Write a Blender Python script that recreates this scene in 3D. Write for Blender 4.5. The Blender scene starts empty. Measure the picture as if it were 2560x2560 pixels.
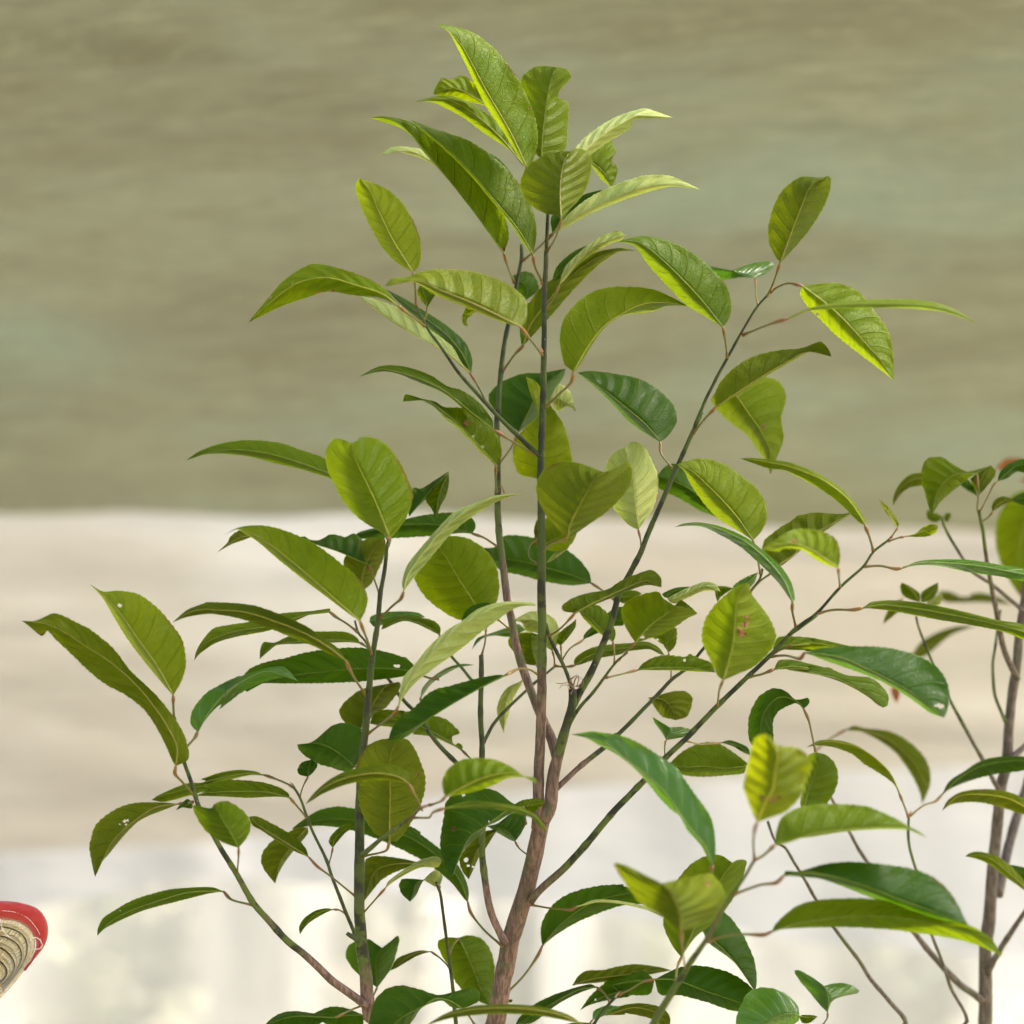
import bpy, bmesh, math, random
from mathutils import Vector, noise
R = math.radians
random.seed(7)
scene = bpy.context.scene
COL = scene.collection

# ------------------------------------------------------------------ camera
FOC, D0, PITCH = 85.0, 1.9, R(6.0)
CAM = Vector((0, 0, 1.4))
FW = Vector((0, math.cos(PITCH), math.sin(PITCH)))
UP = Vector((0, -math.sin(PITCH), math.cos(PITCH)))
cd = bpy.data.cameras.new("camera"); cam = bpy.data.objects.new("camera", cd); COL.objects.link(cam)
cam.location = CAM; cam.rotation_euler = (R(90) + PITCH, 0, 0)
cd.lens = FOC; cd.sensor_width = 36.0; cd.clip_start = 0.05; cd.clip_end = 400
cd.dof.use_dof = True; cd.dof.focus_distance = D0 - 0.015; cd.dof.aperture_fstop = 4.2; cd.dof.aperture_blades = 0
scene.camera = cam
scene.render.resolution_x = scene.render.resolution_y = 1024

# ------------------------------------------------------------------ light
SUN_EL, SUN_ROT = R(50), R(66)
w = bpy.data.worlds.new("World"); scene.world = w; w.use_nodes = True
nt = w.node_tree; bg = nt.nodes['Background']; sky = nt.nodes.new('ShaderNodeTexSky')
sky.sky_type = 'NISHITA'; sky.sun_disc = False; sky.sun_elevation = SUN_EL; sky.sun_rotation = SUN_ROT
sky.air_density = 1.0; sky.dust_density = 7.0; sky.ozone_density = 0.2
nt.links.new(sky.outputs[0], bg.inputs[0]); bg.inputs[1].default_value = 0.12
sd = bpy.data.lights.new("sun", 'SUN'); sun = bpy.data.objects.new("sun", sd); COL.objects.link(sun)
sd.energy = 2.0; sd.angle = R(26); sd.color = (1.0, 0.965, 0.91)
sdir = Vector((math.sin(SUN_ROT)*math.cos(SUN_EL), math.cos(SUN_ROT)*math.cos(SUN_EL), math.sin(SUN_EL)))
sun.rotation_euler = sdir.to_track_quat('Z', 'Y').to_euler(); sun.location = sdir * 20
scene.view_settings.view_transform = 'Standard'; scene.view_settings.look = 'None'
scene.view_settings.exposure = 2.33; scene.view_settings.gamma = 1.0
scene.cycles.max_bounces = 8; scene.cycles.transparent_max_bounces = 12

DS = 1.7      # depth of the crowns
def at(x, y, d=0.0):
    """pixel of the 2560 px photograph at d metres behind the focus plane -> world point"""
    z = D0 + d*(DS if d < .5 else 1.0); k = z * 36.0 / FOC / 2560.0
    return CAM + FW * z + Vector((1, 0, 0)) * ((x - 1280) * k) + UP * ((1280 - y) * k)
PX = D0 * 36.0 / FOC / 2560.0
T = dict(A=(800,0,800), B=(600,500,800), C=(1300,400,800), D=(1760,400,800), E=(400,1000,600), F=(900,1000,600),
         G=(1400,1000,600), H=(1960,1000,600), I=(0,1400,600), J=(500,1500,600), K=(1000,1450,600), L=(1500,1400,600),
         M=(1960,1450,600), N=(0,1960,600), O=(550,1960,600), P=(1050,1960,600), Q=(1500,1960,600), R=(1960,1960,600),
         Z=(0,0,2560))
cur_tile = 'Z'
def pts(s):
    global cur_tile
    out = []
    for tok in s.split():
        if tok[0] in T: cur_tile = tok[0]; tok = tok[1:]
        a, b = tok.split(',')[:2]
        o = T[cur_tile]; k = o[2] / 1932.0
        out.append((o[0] + float(a) * k, o[1] + float(b) * k))
    return out

# ------------------------------------------------------------------ curve helpers
def cr(P, n):
    """n+1 samples evenly spaced along a smooth curve through the points P (tuples of any size)"""
    P = [tuple(p) for p in P]
    if len(P) == 2: dense = [tuple(P[0][k] + (P[1][k]-P[0][k])*i/20 for k in range(len(P[0]))) for i in range(21)]
    else:
        Q = [tuple(2*a-b for a, b in zip(P[0], P[1]))] + P + [tuple(2*a-b for a, b in zip(P[-1], P[-2]))]
        dense = []
        for i in range(1, len(Q)-2):
            p0, p1, p2, p3 = Q[i-1:i+3]
            d01 = max(math.dist(p0[:2], p1[:2]), 1e-6); d12 = max(math.dist(p1[:2], p2[:2]), 1e-6); d23 = max(math.dist(p2[:2], p3[:2]), 1e-6)
            for j in range(12):
                t = j/12; r = []
                for k in range(len(p0)):
                    m1 = (p2[k]-p1[k]) * 0.5 + (p1[k]-p0[k]) * 0.5 * d12/d01 * min(1, d01/d12)
                    m2 = (p2[k]-p1[k]) * 0.5 + (p3[k]-p2[k]) * 0.5 * d12/d23 * min(1, d23/d12)
                    r.append((2*t**3-3*t*t+1)*p1[k] + (t**3-2*t*t+t)*m1 + (-2*t**3+3*t*t)*p2[k] + (t**3-t*t)*m2)
                dense.append(tuple(r))
        dense.append(P[-1])
    L = [0]
    for a, b in zip(dense, dense[1:]): L.append(L[-1] + math.dist(a, b))
    out = []; j = 0
    for i in range(n+1):
        s = L[-1]*i/n
        while j < len(L)-2 and L[j+1] < s: j += 1
        f = (s-L[j])/max(L[j+1]-L[j], 1e-9)
        out.append(tuple(a+(b-a)*f for a, b in zip(dense[j], dense[j+1])))
    return out
def length(P): return sum(math.dist(a[:2], b[:2]) for a, b in zip(P, P[1:]))

def mesh_obj(name, verts, faces, mats, parent=None, smooth=True, uv=None, attrs=None):
    me = bpy.data.meshes.new(name); me.from_pydata([tuple(v) for v in verts], [], faces)
    if smooth: me.polygons.foreach_set('use_smooth', [True]*len(me.polygons))
    if uv:
        ul = me.uv_layers.new(name='UVMap')
        ul.data.foreach_set('uv', [c for l in me.loops for c in uv[l.vertex_index]])
    for an, vals in (attrs or {}).items():
        a = me.attributes.new(an, 'FLOAT', 'POINT'); a.data.foreach_set('value', vals)
    for m in (mats if isinstance(mats, (list, tuple)) else [mats]): me.materials.append(m)
    me.update()
    o = bpy.data.objects.new(name, me); COL.objects.link(o)
    if parent: o.parent = parent
    return o
def empty(name, loc, label, cat, group=None):
    o = bpy.data.objects.new(name, None); COL.objects.link(o); o.location = loc; o.empty_display_size = 0.05
    o['label'] = label; o['category'] = cat
    if group: o['group'] = group
    bpy.context.view_layer.update()
    return o
def tube_data(P, rad, n=10, bump=0.0, seed=0, caps=True):
    """P world points, rad list; returns verts, faces, ring count"""
    P = [Vector(p) for p in P]; V = []; F = []
    ref = Vector((0.31, 0.95, 0.1)).normalized()
    for i, p in enumerate(P):
        t = (P[min(i+1, len(P)-1)] - P[max(i-1, 0)]).normalized()
        a = t.cross(ref).normalized(); b = t.cross(a)
        for k in range(n):
            an = 2*math.pi*k/n
            rr = rad[i]
            if bump: rr *= 1 + bump*noise.noise(p*60 + Vector((math.cos(an), math.sin(an), seed*3.1)))
            V.append(p + a*math.cos(an)*rr + b*math.sin(an)*rr)
    m = len(P)
    for i in range(m-1):
        for k in range(n):
            k2 = (k+1) % n
            F.append((i*n+k, i*n+k2, (i+1)*n+k2, (i+1)*n+k))
    if caps: F.append(tuple(range(n-1, -1, -1))); F.append(tuple((m-1)*n+k for k in range(n)))
    return V, F

# ------------------------------------------------------------------ node helpers
class NB:
    def __init__(s, name):
        s.m = bpy.data.materials.new(name); s.m.use_nodes = True; s.t = s.m.node_tree; s.t.nodes.clear()
        s.out = s.t.nodes.new('ShaderNodeOutputMaterial')
    def n(s, ty, **kw):
        nd = s.t.nodes.new(ty)
        for k, v in kw.items():
            if k.startswith('i_'): nd.inputs[k[2:].replace('_', ' ')].default_value = v
            else: setattr(nd, k, v)
        return nd
    def l(s, a, b): s.t.links.new(a, b)
    def math(s, op, a, b=None, c=None, clamp=False):
        nd = s.t.nodes.new('ShaderNodeMath'); nd.operation = op; nd.use_clamp = clamp
        for i, v in enumerate((a, b, c)):
            if v is None: continue
            if isinstance(v, (int, float)): nd.inputs[i].default_value = v
            else: s.l(v, nd.inputs[i])
        return nd.outputs[0]
    def mix(s, f, a, b, mode='MIX'):
        nd = s.t.nodes.new('ShaderNodeMix'); nd.data_type = 'RGBA'; nd.blend_type = mode
        for sock, v in ((nd.inputs[0], f), (nd.inputs[6], a), (nd.inputs[7], b)):
            if isinstance(v, (int, float)): sock.default_value = v
            elif isinstance(v, tuple): sock.default_value = (*v, 1) if len(v) == 3 else v
            else: s.l(v, sock)
        return nd.outputs[2]
    def ramp(s, f, lo, hi, a=0.0, b=1.0):
        nd = s.t.nodes.new('ShaderNodeMapRange'); nd.interpolation_type = 'SMOOTHSTEP'
        s.l(f, nd.inputs[0]); nd.inputs[1].default_value = lo; nd.inputs[2].default_value = hi
        nd.inputs[3].default_value = a; nd.inputs[4].default_value = b
        return nd.outputs[0]
    def noise(s, vec, scale, detail=3, rough=0.5):
        nd = s.n('ShaderNodeTexNoise'); nd.inputs['Scale'].default_value = scale
        nd.inputs['Detail'].default_value = detail; nd.inputs['Roughness'].default_value = rough
        if vec is not None: s.l(vec, nd.inputs['Vector'])
        return nd.outputs['Fac']
    def mapping(s, vec, scale, rot=(0, 0, 0)):
        nd = s.n('ShaderNodeMapping'); nd.inputs['Scale'].default_value = scale; nd.inputs['Rotation'].default_value = rot
        s.l(vec, nd.inputs['Vector']); return nd.outputs[0]
    def bump(s, h, strength, dist, normal=None):
        nd = s.n('ShaderNodeBump'); nd.inputs['Strength'].default_value = strength; nd.inputs['Distance'].default_value = dist
        s.l(h, nd.inputs['Height'])
        if normal: s.l(normal, nd.inputs['Normal'])
        return nd.outputs[0]

def leaf_material(name, face, back, trans, rough, spec, tr=0.38, nveins=8.0, bs=0.95):
    b = NB(name)
    uv = b.n('ShaderNodeUVMap').outputs[0]; sep = b.n('ShaderNodeSeparateXYZ'); b.l(uv, sep.inputs[0])
    u, v = sep.outputs[0], sep.outputs[1]
    s = b.math('MULTIPLY', b.math('SUBTRACT', v, 0.5), 2.0); av = b.math('ABSOLUTE', s)
    geo = b.n('ShaderNodeNewGeometry'); tc = b.n('ShaderNodeTexCoord').outputs['Object']
    oi = b.n('ShaderNodeObjectInfo').outputs['Random']
    wob = b.math('MULTIPLY', b.math('SUBTRACT', b.noise(tc, 45, 2), 0.5), 0.22)
    ph = b.math('SUBTRACT', b.math('MULTIPLY', u, nveins), b.math('MULTIPLY', b.math('POWER', av, 1.25), 1.15))
    ph = b.math('ADD', b.math('ADD', ph, wob), b.math('MULTIPLY', b.math('GREATER_THAN', s, 0.0), 0.42))
    tri = b.math('ABSOLUTE', b.math('SUBTRACT', b.math('FRACT', ph), 0.5))   # 0 on the vein
    fade = b.math('MULTIPLY', b.ramp(av, 0.98, 0.72), b.math('MULTIPLY', b.ramp(u, 0.0, 0.06), b.ramp(u, 0.97, 0.85)))
    vein = b.math('MULTIPLY', b.ramp(tri, 0.055, 0.012), fade)
    # tertiary net
    vor = b.n('ShaderNodeTexVoronoi'); vor.feature = 'DISTANCE_TO_EDGE'; b.l(b.mapping(uv, (34, 13, 1)), vor.inputs['Vector']); vor.inputs['Scale'].default_value = 1.0
    net = b.ramp(vor.outputs['Distance'], 0.08, 0.0)
    blot = b.noise(tc, 28, 3, 0.55); fine = b.noise(tc, 260, 2)
    c = b.mix(b.ramp(blot, 0.32, 0.68), face, tuple(x*f for x, f in zip(face, (0.70, 0.82, 0.8))))
    c = b.mix(b.math('MULTIPLY', b.ramp(fine, 0.4, 0.7), 0.18), c, tuple(min(1, x*1.4) for x in face))
    cb = b.mix(b.ramp(blot, 0.3, 0.7), back, tuple(x*0.8 for x in back))
    c = b.mix(geo.outputs['Backfacing'], c, cb)
    veinc = tuple(min(0.6, x*1.5 + a) for x, a in zip(face, (0.03, 0.035, 0.004)))
    c = b.mix(b.math('MULTIPLY', net, 0.13), c, veinc)
    c = b.mix(b.math('MULTIPLY', vein, 0.6), c, veinc)
    c = b.mix(b.ramp(av, 0.955, 0.995, 0.0, 0.55), c, veinc)
    hsv = b.n('ShaderNodeHueSaturation'); b.l(c, hsv.inputs['Color'])
    b.l(b.math('ADD', b.math('MULTIPLY', oi, 0.026), 0.487), hsv.inputs['Hue'])
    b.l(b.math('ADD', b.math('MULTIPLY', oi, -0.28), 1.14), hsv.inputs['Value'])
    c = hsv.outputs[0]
    # wear: brown specks, edge scorch, painted-in blemishes that belong to single leaves
    sp = b.noise(tc, 120, 4, 0.7); spm = b.ramp(sp, 0.715, 0.76)
    zone = b.ramp(b.noise(tc, 14, 2), 0.5, 0.62)
    edge = b.math('MULTIPLY', b.ramp(av, 0.9, 1.0), b.ramp(b.noise(tc, 22, 3), 0.56, 0.66))
    br = b.n('ShaderNodeAttribute', attribute_name='brown').outputs['Fac']
    brn = b.ramp(b.math('ADD', br, b.math('MULTIPLY', b.math('SUBTRACT', b.noise(tc, 260, 4, .7), 0.5), 2.2)), 0.5, 0.62)
    brn = b.math('MULTIPLY', brn, b.ramp(br, 0.05, 0.2))
    wear = b.math('MAXIMUM', b.math('MULTIPLY', b.math('MULTIPLY', spm, zone), 0.7), b.math('MULTIPLY', edge, 0.65))
    c = b.mix(wear, c, (0.13, 0.05, 0.015))
    c = b.mix(brn, c, b.mix(b.ramp(b.noise(tc, 330, 3), .4, .6), (0.13, 0.04, 0.015), (0.40, 0.20, 0.10)))
    h = b.math('ADD', b.math('MULTIPLY', vein, 0.8), b.math('MULTIPLY', net, 0.16))
    h = b.math('ADD', h, b.math('MULTIPLY', fine, 0.10))
    quilt = b.math('MULTIPLY', b.math('MULTIPLY', tri, fade), 1.5)
    h = b.math('SUBTRACT', h, quilt)
    nrm = b.bump(h, bs, 0.0018)
    p = b.n('ShaderNodeBsdfPrincipled'); b.l(c, p.inputs['Base Color']); b.l(nrm, p.inputs['Normal'])
    b.l(b.math('ADD', b.math('MULTIPLY', fine, 0.12), rough - 0.06), p.inputs['Roughness'])
    p.inputs['Specular IOR Level'].default_value = spec
    t = b.n('ShaderNodeBsdfTranslucent'); b.l(nrm, t.inputs['Normal'])
    tcx = b.mix(b.math('MULTIPLY', vein, 0.5), trans, tuple(x*0.65 for x in trans))
    tcx = b.mix(b.math('MAXIMUM', brn, wear), tcx, (0.12, 0.05, 0.02))
    b.l(tcx, t.inputs['Color'])
    ms = b.n('ShaderNodeMixShader'); ms.inputs[0].default_value = tr; b.l(p.outputs[0], ms.inputs[1]); b.l(t.outputs[0], ms.inputs[2])
    b.l(ms.outputs[0], b.out.inputs[0]); return b.m

LM = {
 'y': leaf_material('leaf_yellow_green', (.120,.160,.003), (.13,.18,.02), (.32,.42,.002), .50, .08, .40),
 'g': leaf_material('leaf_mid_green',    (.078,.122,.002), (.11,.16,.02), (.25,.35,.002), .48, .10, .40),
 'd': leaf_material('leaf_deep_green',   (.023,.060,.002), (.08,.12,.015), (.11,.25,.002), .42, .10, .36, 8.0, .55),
 'o': leaf_material('leaf_olive',        (.098,.124,.004), (.12,.15,.02), (.20,.25,.002), .50, .07, .36),
 'p': leaf_material('leaf_pale_underside',(.35,.40,.125), (.08,.14,.01), (.42,.50,.04), .55, .2, .34),
 'b': leaf_material('leaf_glossy_green', (.045,.115,.008), (.12,.17,.03), (.14,.34,.004), .24, .5, .34, 8.0, .34),
 'Y': leaf_material('leaf_yellowing',    (.125,.155,.002), (.16,.17,.02), (.30,.34,.002), .50, .12, .42),
 'r': leaf_material('leaf_young_orange', (.42,.14,.05), (.4,.15,.06), (.6,.18,.05), .50, .2, .4),
}
def stem_material(name='stem_bark', b1=(.080,.043,.032), b2=(.235,.142,.104)):
    b = NB(name); tc = b.n('ShaderNodeTexCoord').outputs['Object']
    age = b.n('ShaderNodeAttribute', attribute_name='age').outputs['Fac']
    n1 = b.noise(tc, 60, 4, .6); n2 = b.noise(b.mapping(tc, (1, 1, .18)), 420, 4, .65); n3 = b.noise(tc, 22, 3)
    green = b.mix(b.ramp(n1, .38, .60), (.013, .018, .006), (.044, .066, .009))
    green = b.mix(b.ramp(n3, .5, .62, 0, .45), green, (.045, .038, .028))
    green = b.mix(b.ramp(age, .0, .5, 0, .8), green, b.mix(b.ramp(n1, .40, .5), (.02, .02, .01), (.085, .115, .014)))
    brown = b.mix(b.ramp(n2, .35, .65), b1, b2)
    brown = b.mix(b.ramp(n1, .56, .68, 0, .7), brown, (.07, .085, .03))
    brown = b.mix(b.ramp(n3, .55, .7, 0, .5), brown, (.06, .038, .03))
    f = b.ramp(b.math('ADD', age, b.math('MULTIPLY', b.math('SUBTRACT', n3, .5), .7)), .42, .6)
    c = b.mix(f, green, brown)
    c = b.mix(b.ramp(b.noise(tc, 330, 3, .7), .66, .72, 0, .6), c, (.30, .27, .19))
    p = b.n('ShaderNodeBsdfPrincipled'); b.l(c, p.inputs['Base Color']); p.inputs['Roughness'].default_value = .58
    p.inputs['Specular IOR Level'].default_value = .35
    b.l(b.bump(b.math('ADD', n2, b.math('MULTIPLY', n1, .5)), .6, .0012), p.inputs['Normal'])
    b.l(p.outputs[0], b.out.inputs[0]); return b.m
def plain(name, c1, c2, scale, rough=.6, spec=.3, bumpd=0.0006, sss=0):
    b = NB(name); tc = b.n('ShaderNodeTexCoord').outputs['Object']; n = b.noise(tc, scale, 4, .6)
    p = b.n('ShaderNodeBsdfPrincipled'); b.l(b.mix(b.ramp(n, .35, .65), c1, c2), p.inputs['Base Color'])
    p.inputs['Roughness'].default_value = rough; p.inputs['Specular IOR Level'].default_value = spec
    b.l(b.bump(n, .5, bumpd), p.inputs['Normal']); b.l(p.outputs[0], b.out.inputs[0]); return b.m
def petiole_material():
    b = NB('petiole_skin'); tc = b.n('ShaderNodeTexCoord').outputs['Object']
    t = b.n('ShaderNodeAttribute', attribute_name='age').outputs['Fac']     # 0 at the twig, 1 at the blade
    oi = b.n('ShaderNodeObjectInfo').outputs['Random']
    ends = b.math('MAXIMUM', b.ramp(t, .22, .0), b.ramp(t, .62, .82))
    red = b.mix(oi, (.17, .065, .022), (.20, .11, .02))
    c = b.mix(ends, b.mix(oi, (.10, .10, .012), (.15, .11, .02)), red)
    c = b.mix(b.ramp(b.noise(tc, 200, 3), .5, .7, 0, .4), c, (.12, .09, .03))
    p = b.n('ShaderNodeBsdfPrincipled'); b.l(c, p.inputs['Base Color']); p.inputs['Roughness'].default_value = .45
    b.l(b.bump(b.noise(tc, 500, 2), .3, .0005), p.inputs['Normal'])
    b.l(p.outputs[0], b.out.inputs[0]); return b.m
M_STEM = stem_material(); M_STEM_B = stem_material('grey_bark', (.055,.040,.030), (.155,.118,.092)); M_PET = petiole_material()
M_RIB = {k: plain('midrib_'+k, c1, c2, 200, .5, .15) for k, (c1, c2) in dict(
    y=((.23,.24,.025),(.18,.20,.02)), g=((.15,.19,.02),(.12,.16,.015)), d=((.10,.15,.015),(.07,.12,.01)), o=((.20,.185,.03),(.16,.155,.02)),
    p=((.30,.32,.08),(.26,.28,.06)), b=((.15,.22,.05),(.11,.18,.04)), Y=((.36,.33,.03),(.3,.28,.02)), r=((.45,.2,.1),(.4,.18,.1))).items()}
M_DRY = plain('dry_tendril', (.16,.10,.07), (.30,.22,.15), 150, .8)
M_CUT = plain('cut_wood', (.45,.33,.20), (.30,.20,.12), 150, .8)
# ------------------------------------------------------------------ the saplings
# branch: name ; z start, z end (metres behind focus) ; r start, r end (photo px) ; age start, end ; points
STEMS = """
trunk|.02 .0|27 20|1 1|Z885,2100 900,2010 P600,1950 660,1600 705,1380 740,1230 800,1030 870,800 920,580 960,400 985,280
branch|.0 .0|15 4|.9 -1.1|P945,360 K1112,1850 1118,1500 1130,1300 1140,1000 1145,700 1145,400 1140,100 F1462,1200 1460,1000 1457,700 1455,500 1465,250 B1830,1200 1835,950 1838,600 1850,300 A1358,1700 1368,1500 1376,1280 1378,1190
branch|.0 -.005|19 10|1.2 -.3|P985,300 K1205,1850 1225,1650 1260,1450 1290,1350 1330,1200 1370,1080 1390,970 1390,880
branch|.01 .05|13 4.5|.85 -.2|K1262,1440 1245,1370 1215,1270 1130,1080 1040,860 985,700 930,500 900,330 860,150 F1160,1400 1120,1080 1108,800 1112,600 1105,350 1100,150 B1556,1290 1570,1100 1590,900 1620,760 1660,560 1700,350 1698,270
branch|-.002 -.01|10 2.6|.35 .0|K1395,1010 1430,940 1480,850 1560,700 1620,550 1680,400 1740,200 G470,1560 560,1400 640,1250 740,1000 820,820 960,500 1060,280 1140,100 C1050,1620 1120,1450 1180,1330 1260,1180 1350,1020 1430,890 1500,810 1530,775
branch|.0 -.015|6.5 3.2|.1 -.2|B1815,1550 1785,1525 1680,1425 1560,1310 1430,1165 1310,1030 1215,890 1140,790 1090,700 1062,635
branch|-.005 .0|5.5 4|.1 .0|K1388,880 1330,720 1270,600 1200,450 1175,350
branch|-.01 -.04|5.5 2.5|.35 .1|K1365,1150 1450,1020 1560,900 1690,720 1760,640 1830,585
branch|.0 .03|7.5 2.8|.7 -.6|K1235,1700 1290,1650 1335,1608 1450,1500 1640,1350 1760,1230 L0,1540 150,1400 400,1150 580,960 700,870 820,730 1000,520 1210,250 1290,150 1310,70
branch|.0 -.05|10 2.8|.45 .2|P890,950 930,890 1000,820 1200,640 1400,410 1560,220 L200,1932 370,1760 520,1600 700,1430 960,1160 1200,930 1400,740 1570,560 1760,430 H30,1900 280,1700 460,1500 640,1340 720,1220 840,1130 865,1105
branch|.0 .01|10 6|.75 -.2|P690,1290 640,1190 590,1080 550,950 520,750 500,550 500,400 K660,1430 660,1300 650,1150 650,950 655,800 655,605
branch|.01 .035|5 3|.3 .1|K662,1330 690,1275 760,1150 900,1000 1050,860 1190,740 1255,690
branch|.01 .02|4.5 3|.3 .2|K650,880 570,800 490,700 420,620 340,500
branch|.02 .04|7 4|.3 .1|K640,1650 450,1470 280,1290 110,1040 J1700,870 1600,760 1520,640 1440,560
branch|-.0 -.03|22 4.2|1.2 -1.2|Z890,2060 790,1960 O1210,1880 1190,1780 1180,1600 1160,1450 1140,1300 1125,1100 1120,800 1125,500 1125,200 J1290,1500 1320,1150 1340,950 1360,700 1390,450 1430,200 E1770,1600 1810,1350 1830,1180 1842,1125
branch|-.01 -.05|11 4|.8 .0|O1190,1790 1050,1690 900,1580 700,1390 550,1270 400,1110 270,960 130,720 0,510 N1600,180 I1530,1760 1480,1620 1440,1450 1400,1270
branch|.0 .0|5 3|.0 .3|O1090,1220 1000,1000 900,740 860,620 740,370 690,230 640,100 590,20
branch|-.03 -.09|6.5 3|.3 .5|O1150,570 1300,440 1400,370 1560,250 1620,190 1690,168
branch|.02 .0|6 3.5|.3 .1|Z830,2040 O1935,2100 1900,1932 1870,1600 1850,1450 1820,1230 1790,990 1770,870 1740,790
branch|-.10 -.15|11 3.5|.2 .45|Z1200,2010 Q430,1932 600,1640 720,1450 870,1230 1000,980 1080,870 1180,720 1245,610
branch|.0 .0|5 3.5|.1 .0|Z1050,2080 P1400,1932 1480,1820 1540,1750 1600,1690
branch|-.02 -.02|3.6 2.6|.2 .2|J1388,440 1330,330 1275,265 1245,165
"""
STEMS_R = """
trunk|.16 .13|22 7|1 1|Z1850,2200 R1600,2200 1620,1932 1622,1500 1622,1300 1650,1100 1680,700 1720,300 1752,0 M1790,1500 1810,1200 1840,900 1870,720 1900,400 1932,200 H1950,1500 1990,1200 2010,800 2060,200 2090,-500
branch|.16 .2|14 11|1 1|R1720,900 1755,750 1785,600 1850,350 1932,80 2050,-300
branch|.15 .12|9 5|.9 .8|R1640,1530 1680,1440 1760,1300 1932,1040 2100,800
branch|.15 .10|10 3.5|.9 .5|R1600,1750 1540,1700 1400,1600 1250,1440 1060,1210 850,900 680,640 610,540 530,390 400,150 370,90
branch|.12 .08|6 3.5|.9 .4|Z1480,2060 R1470,1932 1350,1650 1270,1420 1190,1210 1110,900 1060,690 1015,520 1000,400 1005,260
branch|.10 .06|8 3.5|.6 .5|Z1480,2100 R980,1932 850,1750 690,1560 590,1400 420,1180 250,920 150,740 80,630 Q1490,510 1410,460 1350,300
branch|.13 .08|9 4|.9 .3|M1880,800 1850,740 1770,560 1720,300 1690,150 1660,0 H1640,1350 1620,1200 1600,1050 1580,960 1572,890
branch|.14 .12|6 3.5|.7 .4|H2000,1750 1932,1700 1800,1590 1680,1490 1500,1370 1430,1260 1350,1130 1290,1020 1275,960
branch|.14 .15|5 3|.3 .3|M1790,1150 1765,1100 1700,930 1680,680 1700,550 1715,430 1745,240
branch|.14 .11|6.5 3|.7 .2|M1740,1700 1700,1640 1600,1450 1450,1180 1330,950 1200,680 1130,500 1080,370 1065,300
branch|.14 .16|9 6|.9 .9|M1800,1450 1830,1430 1932,1345 2050,1200
"""
BR = []      # (x, y, z) samples of every branch, to hook petioles on
def build_stems(txt, root, prefix_objs):
    for ln in txt.strip().splitlines():
        name, zz, rr, ag, pp = ln.split('|')
        z0, z1 = map(float, zz.split()); r0, r1 = map(float, rr.split()); a0, a1 = map(float, ag.split())
        P = pts(pp); n = max(10, int(length(P)/14))
        S = cr(P, n); W = []; RD = []; A = []
        big = name == 'trunk'
        for i, (x, y) in enumerate(S):
            t = i/n; z = z0 + (z1-z0)*t
            wob = 0 if big else 1.2*noise.noise(Vector((x*.02, y*.02, r0)))
            W.append(at(x+wob, y, z)); r = r0 + (r1-r0)*(t**(.85))
            r *= 1 + .07*noise.noise(Vector((i*.55, r0, 3)))
            # swollen nodes
            nd = (i*14) % 98
            if nd < 14 and not big and r < 9: r *= 1.13
            RD.append(r*PX*(1+z/D0)); A.append(a0 + (a1-a0)*t); BR.append((x, y, z))
        # run the trunk on down to the ground
        if big:
            base = W[0].copy(); g = Vector((base.x + (W[0]-W[3]).x*3, base.y, 0.0)); k = 24
            W = [g + (base-g)*(i/k) + Vector((0.012*math.sin(i*.5), 0, 0))*math.sin(math.pi*i/k) for i in range(k)] + W
            RD = [RD[0]*(1.35 - .35*i/k) for i in range(k)] + RD; A = [1]*k + A
        nn = 16 if r0 > 14 else 12
        V, F = tube_data(W, RD, nn, bump=.10 if r0 > 12 else .05, seed=r0)
        o = mesh_obj(name, V, F, M_STEM_B if prefix_objs == 'b' else M_STEM, root, attrs=dict(age=[a for a in A for _ in range(nn)]))
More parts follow.
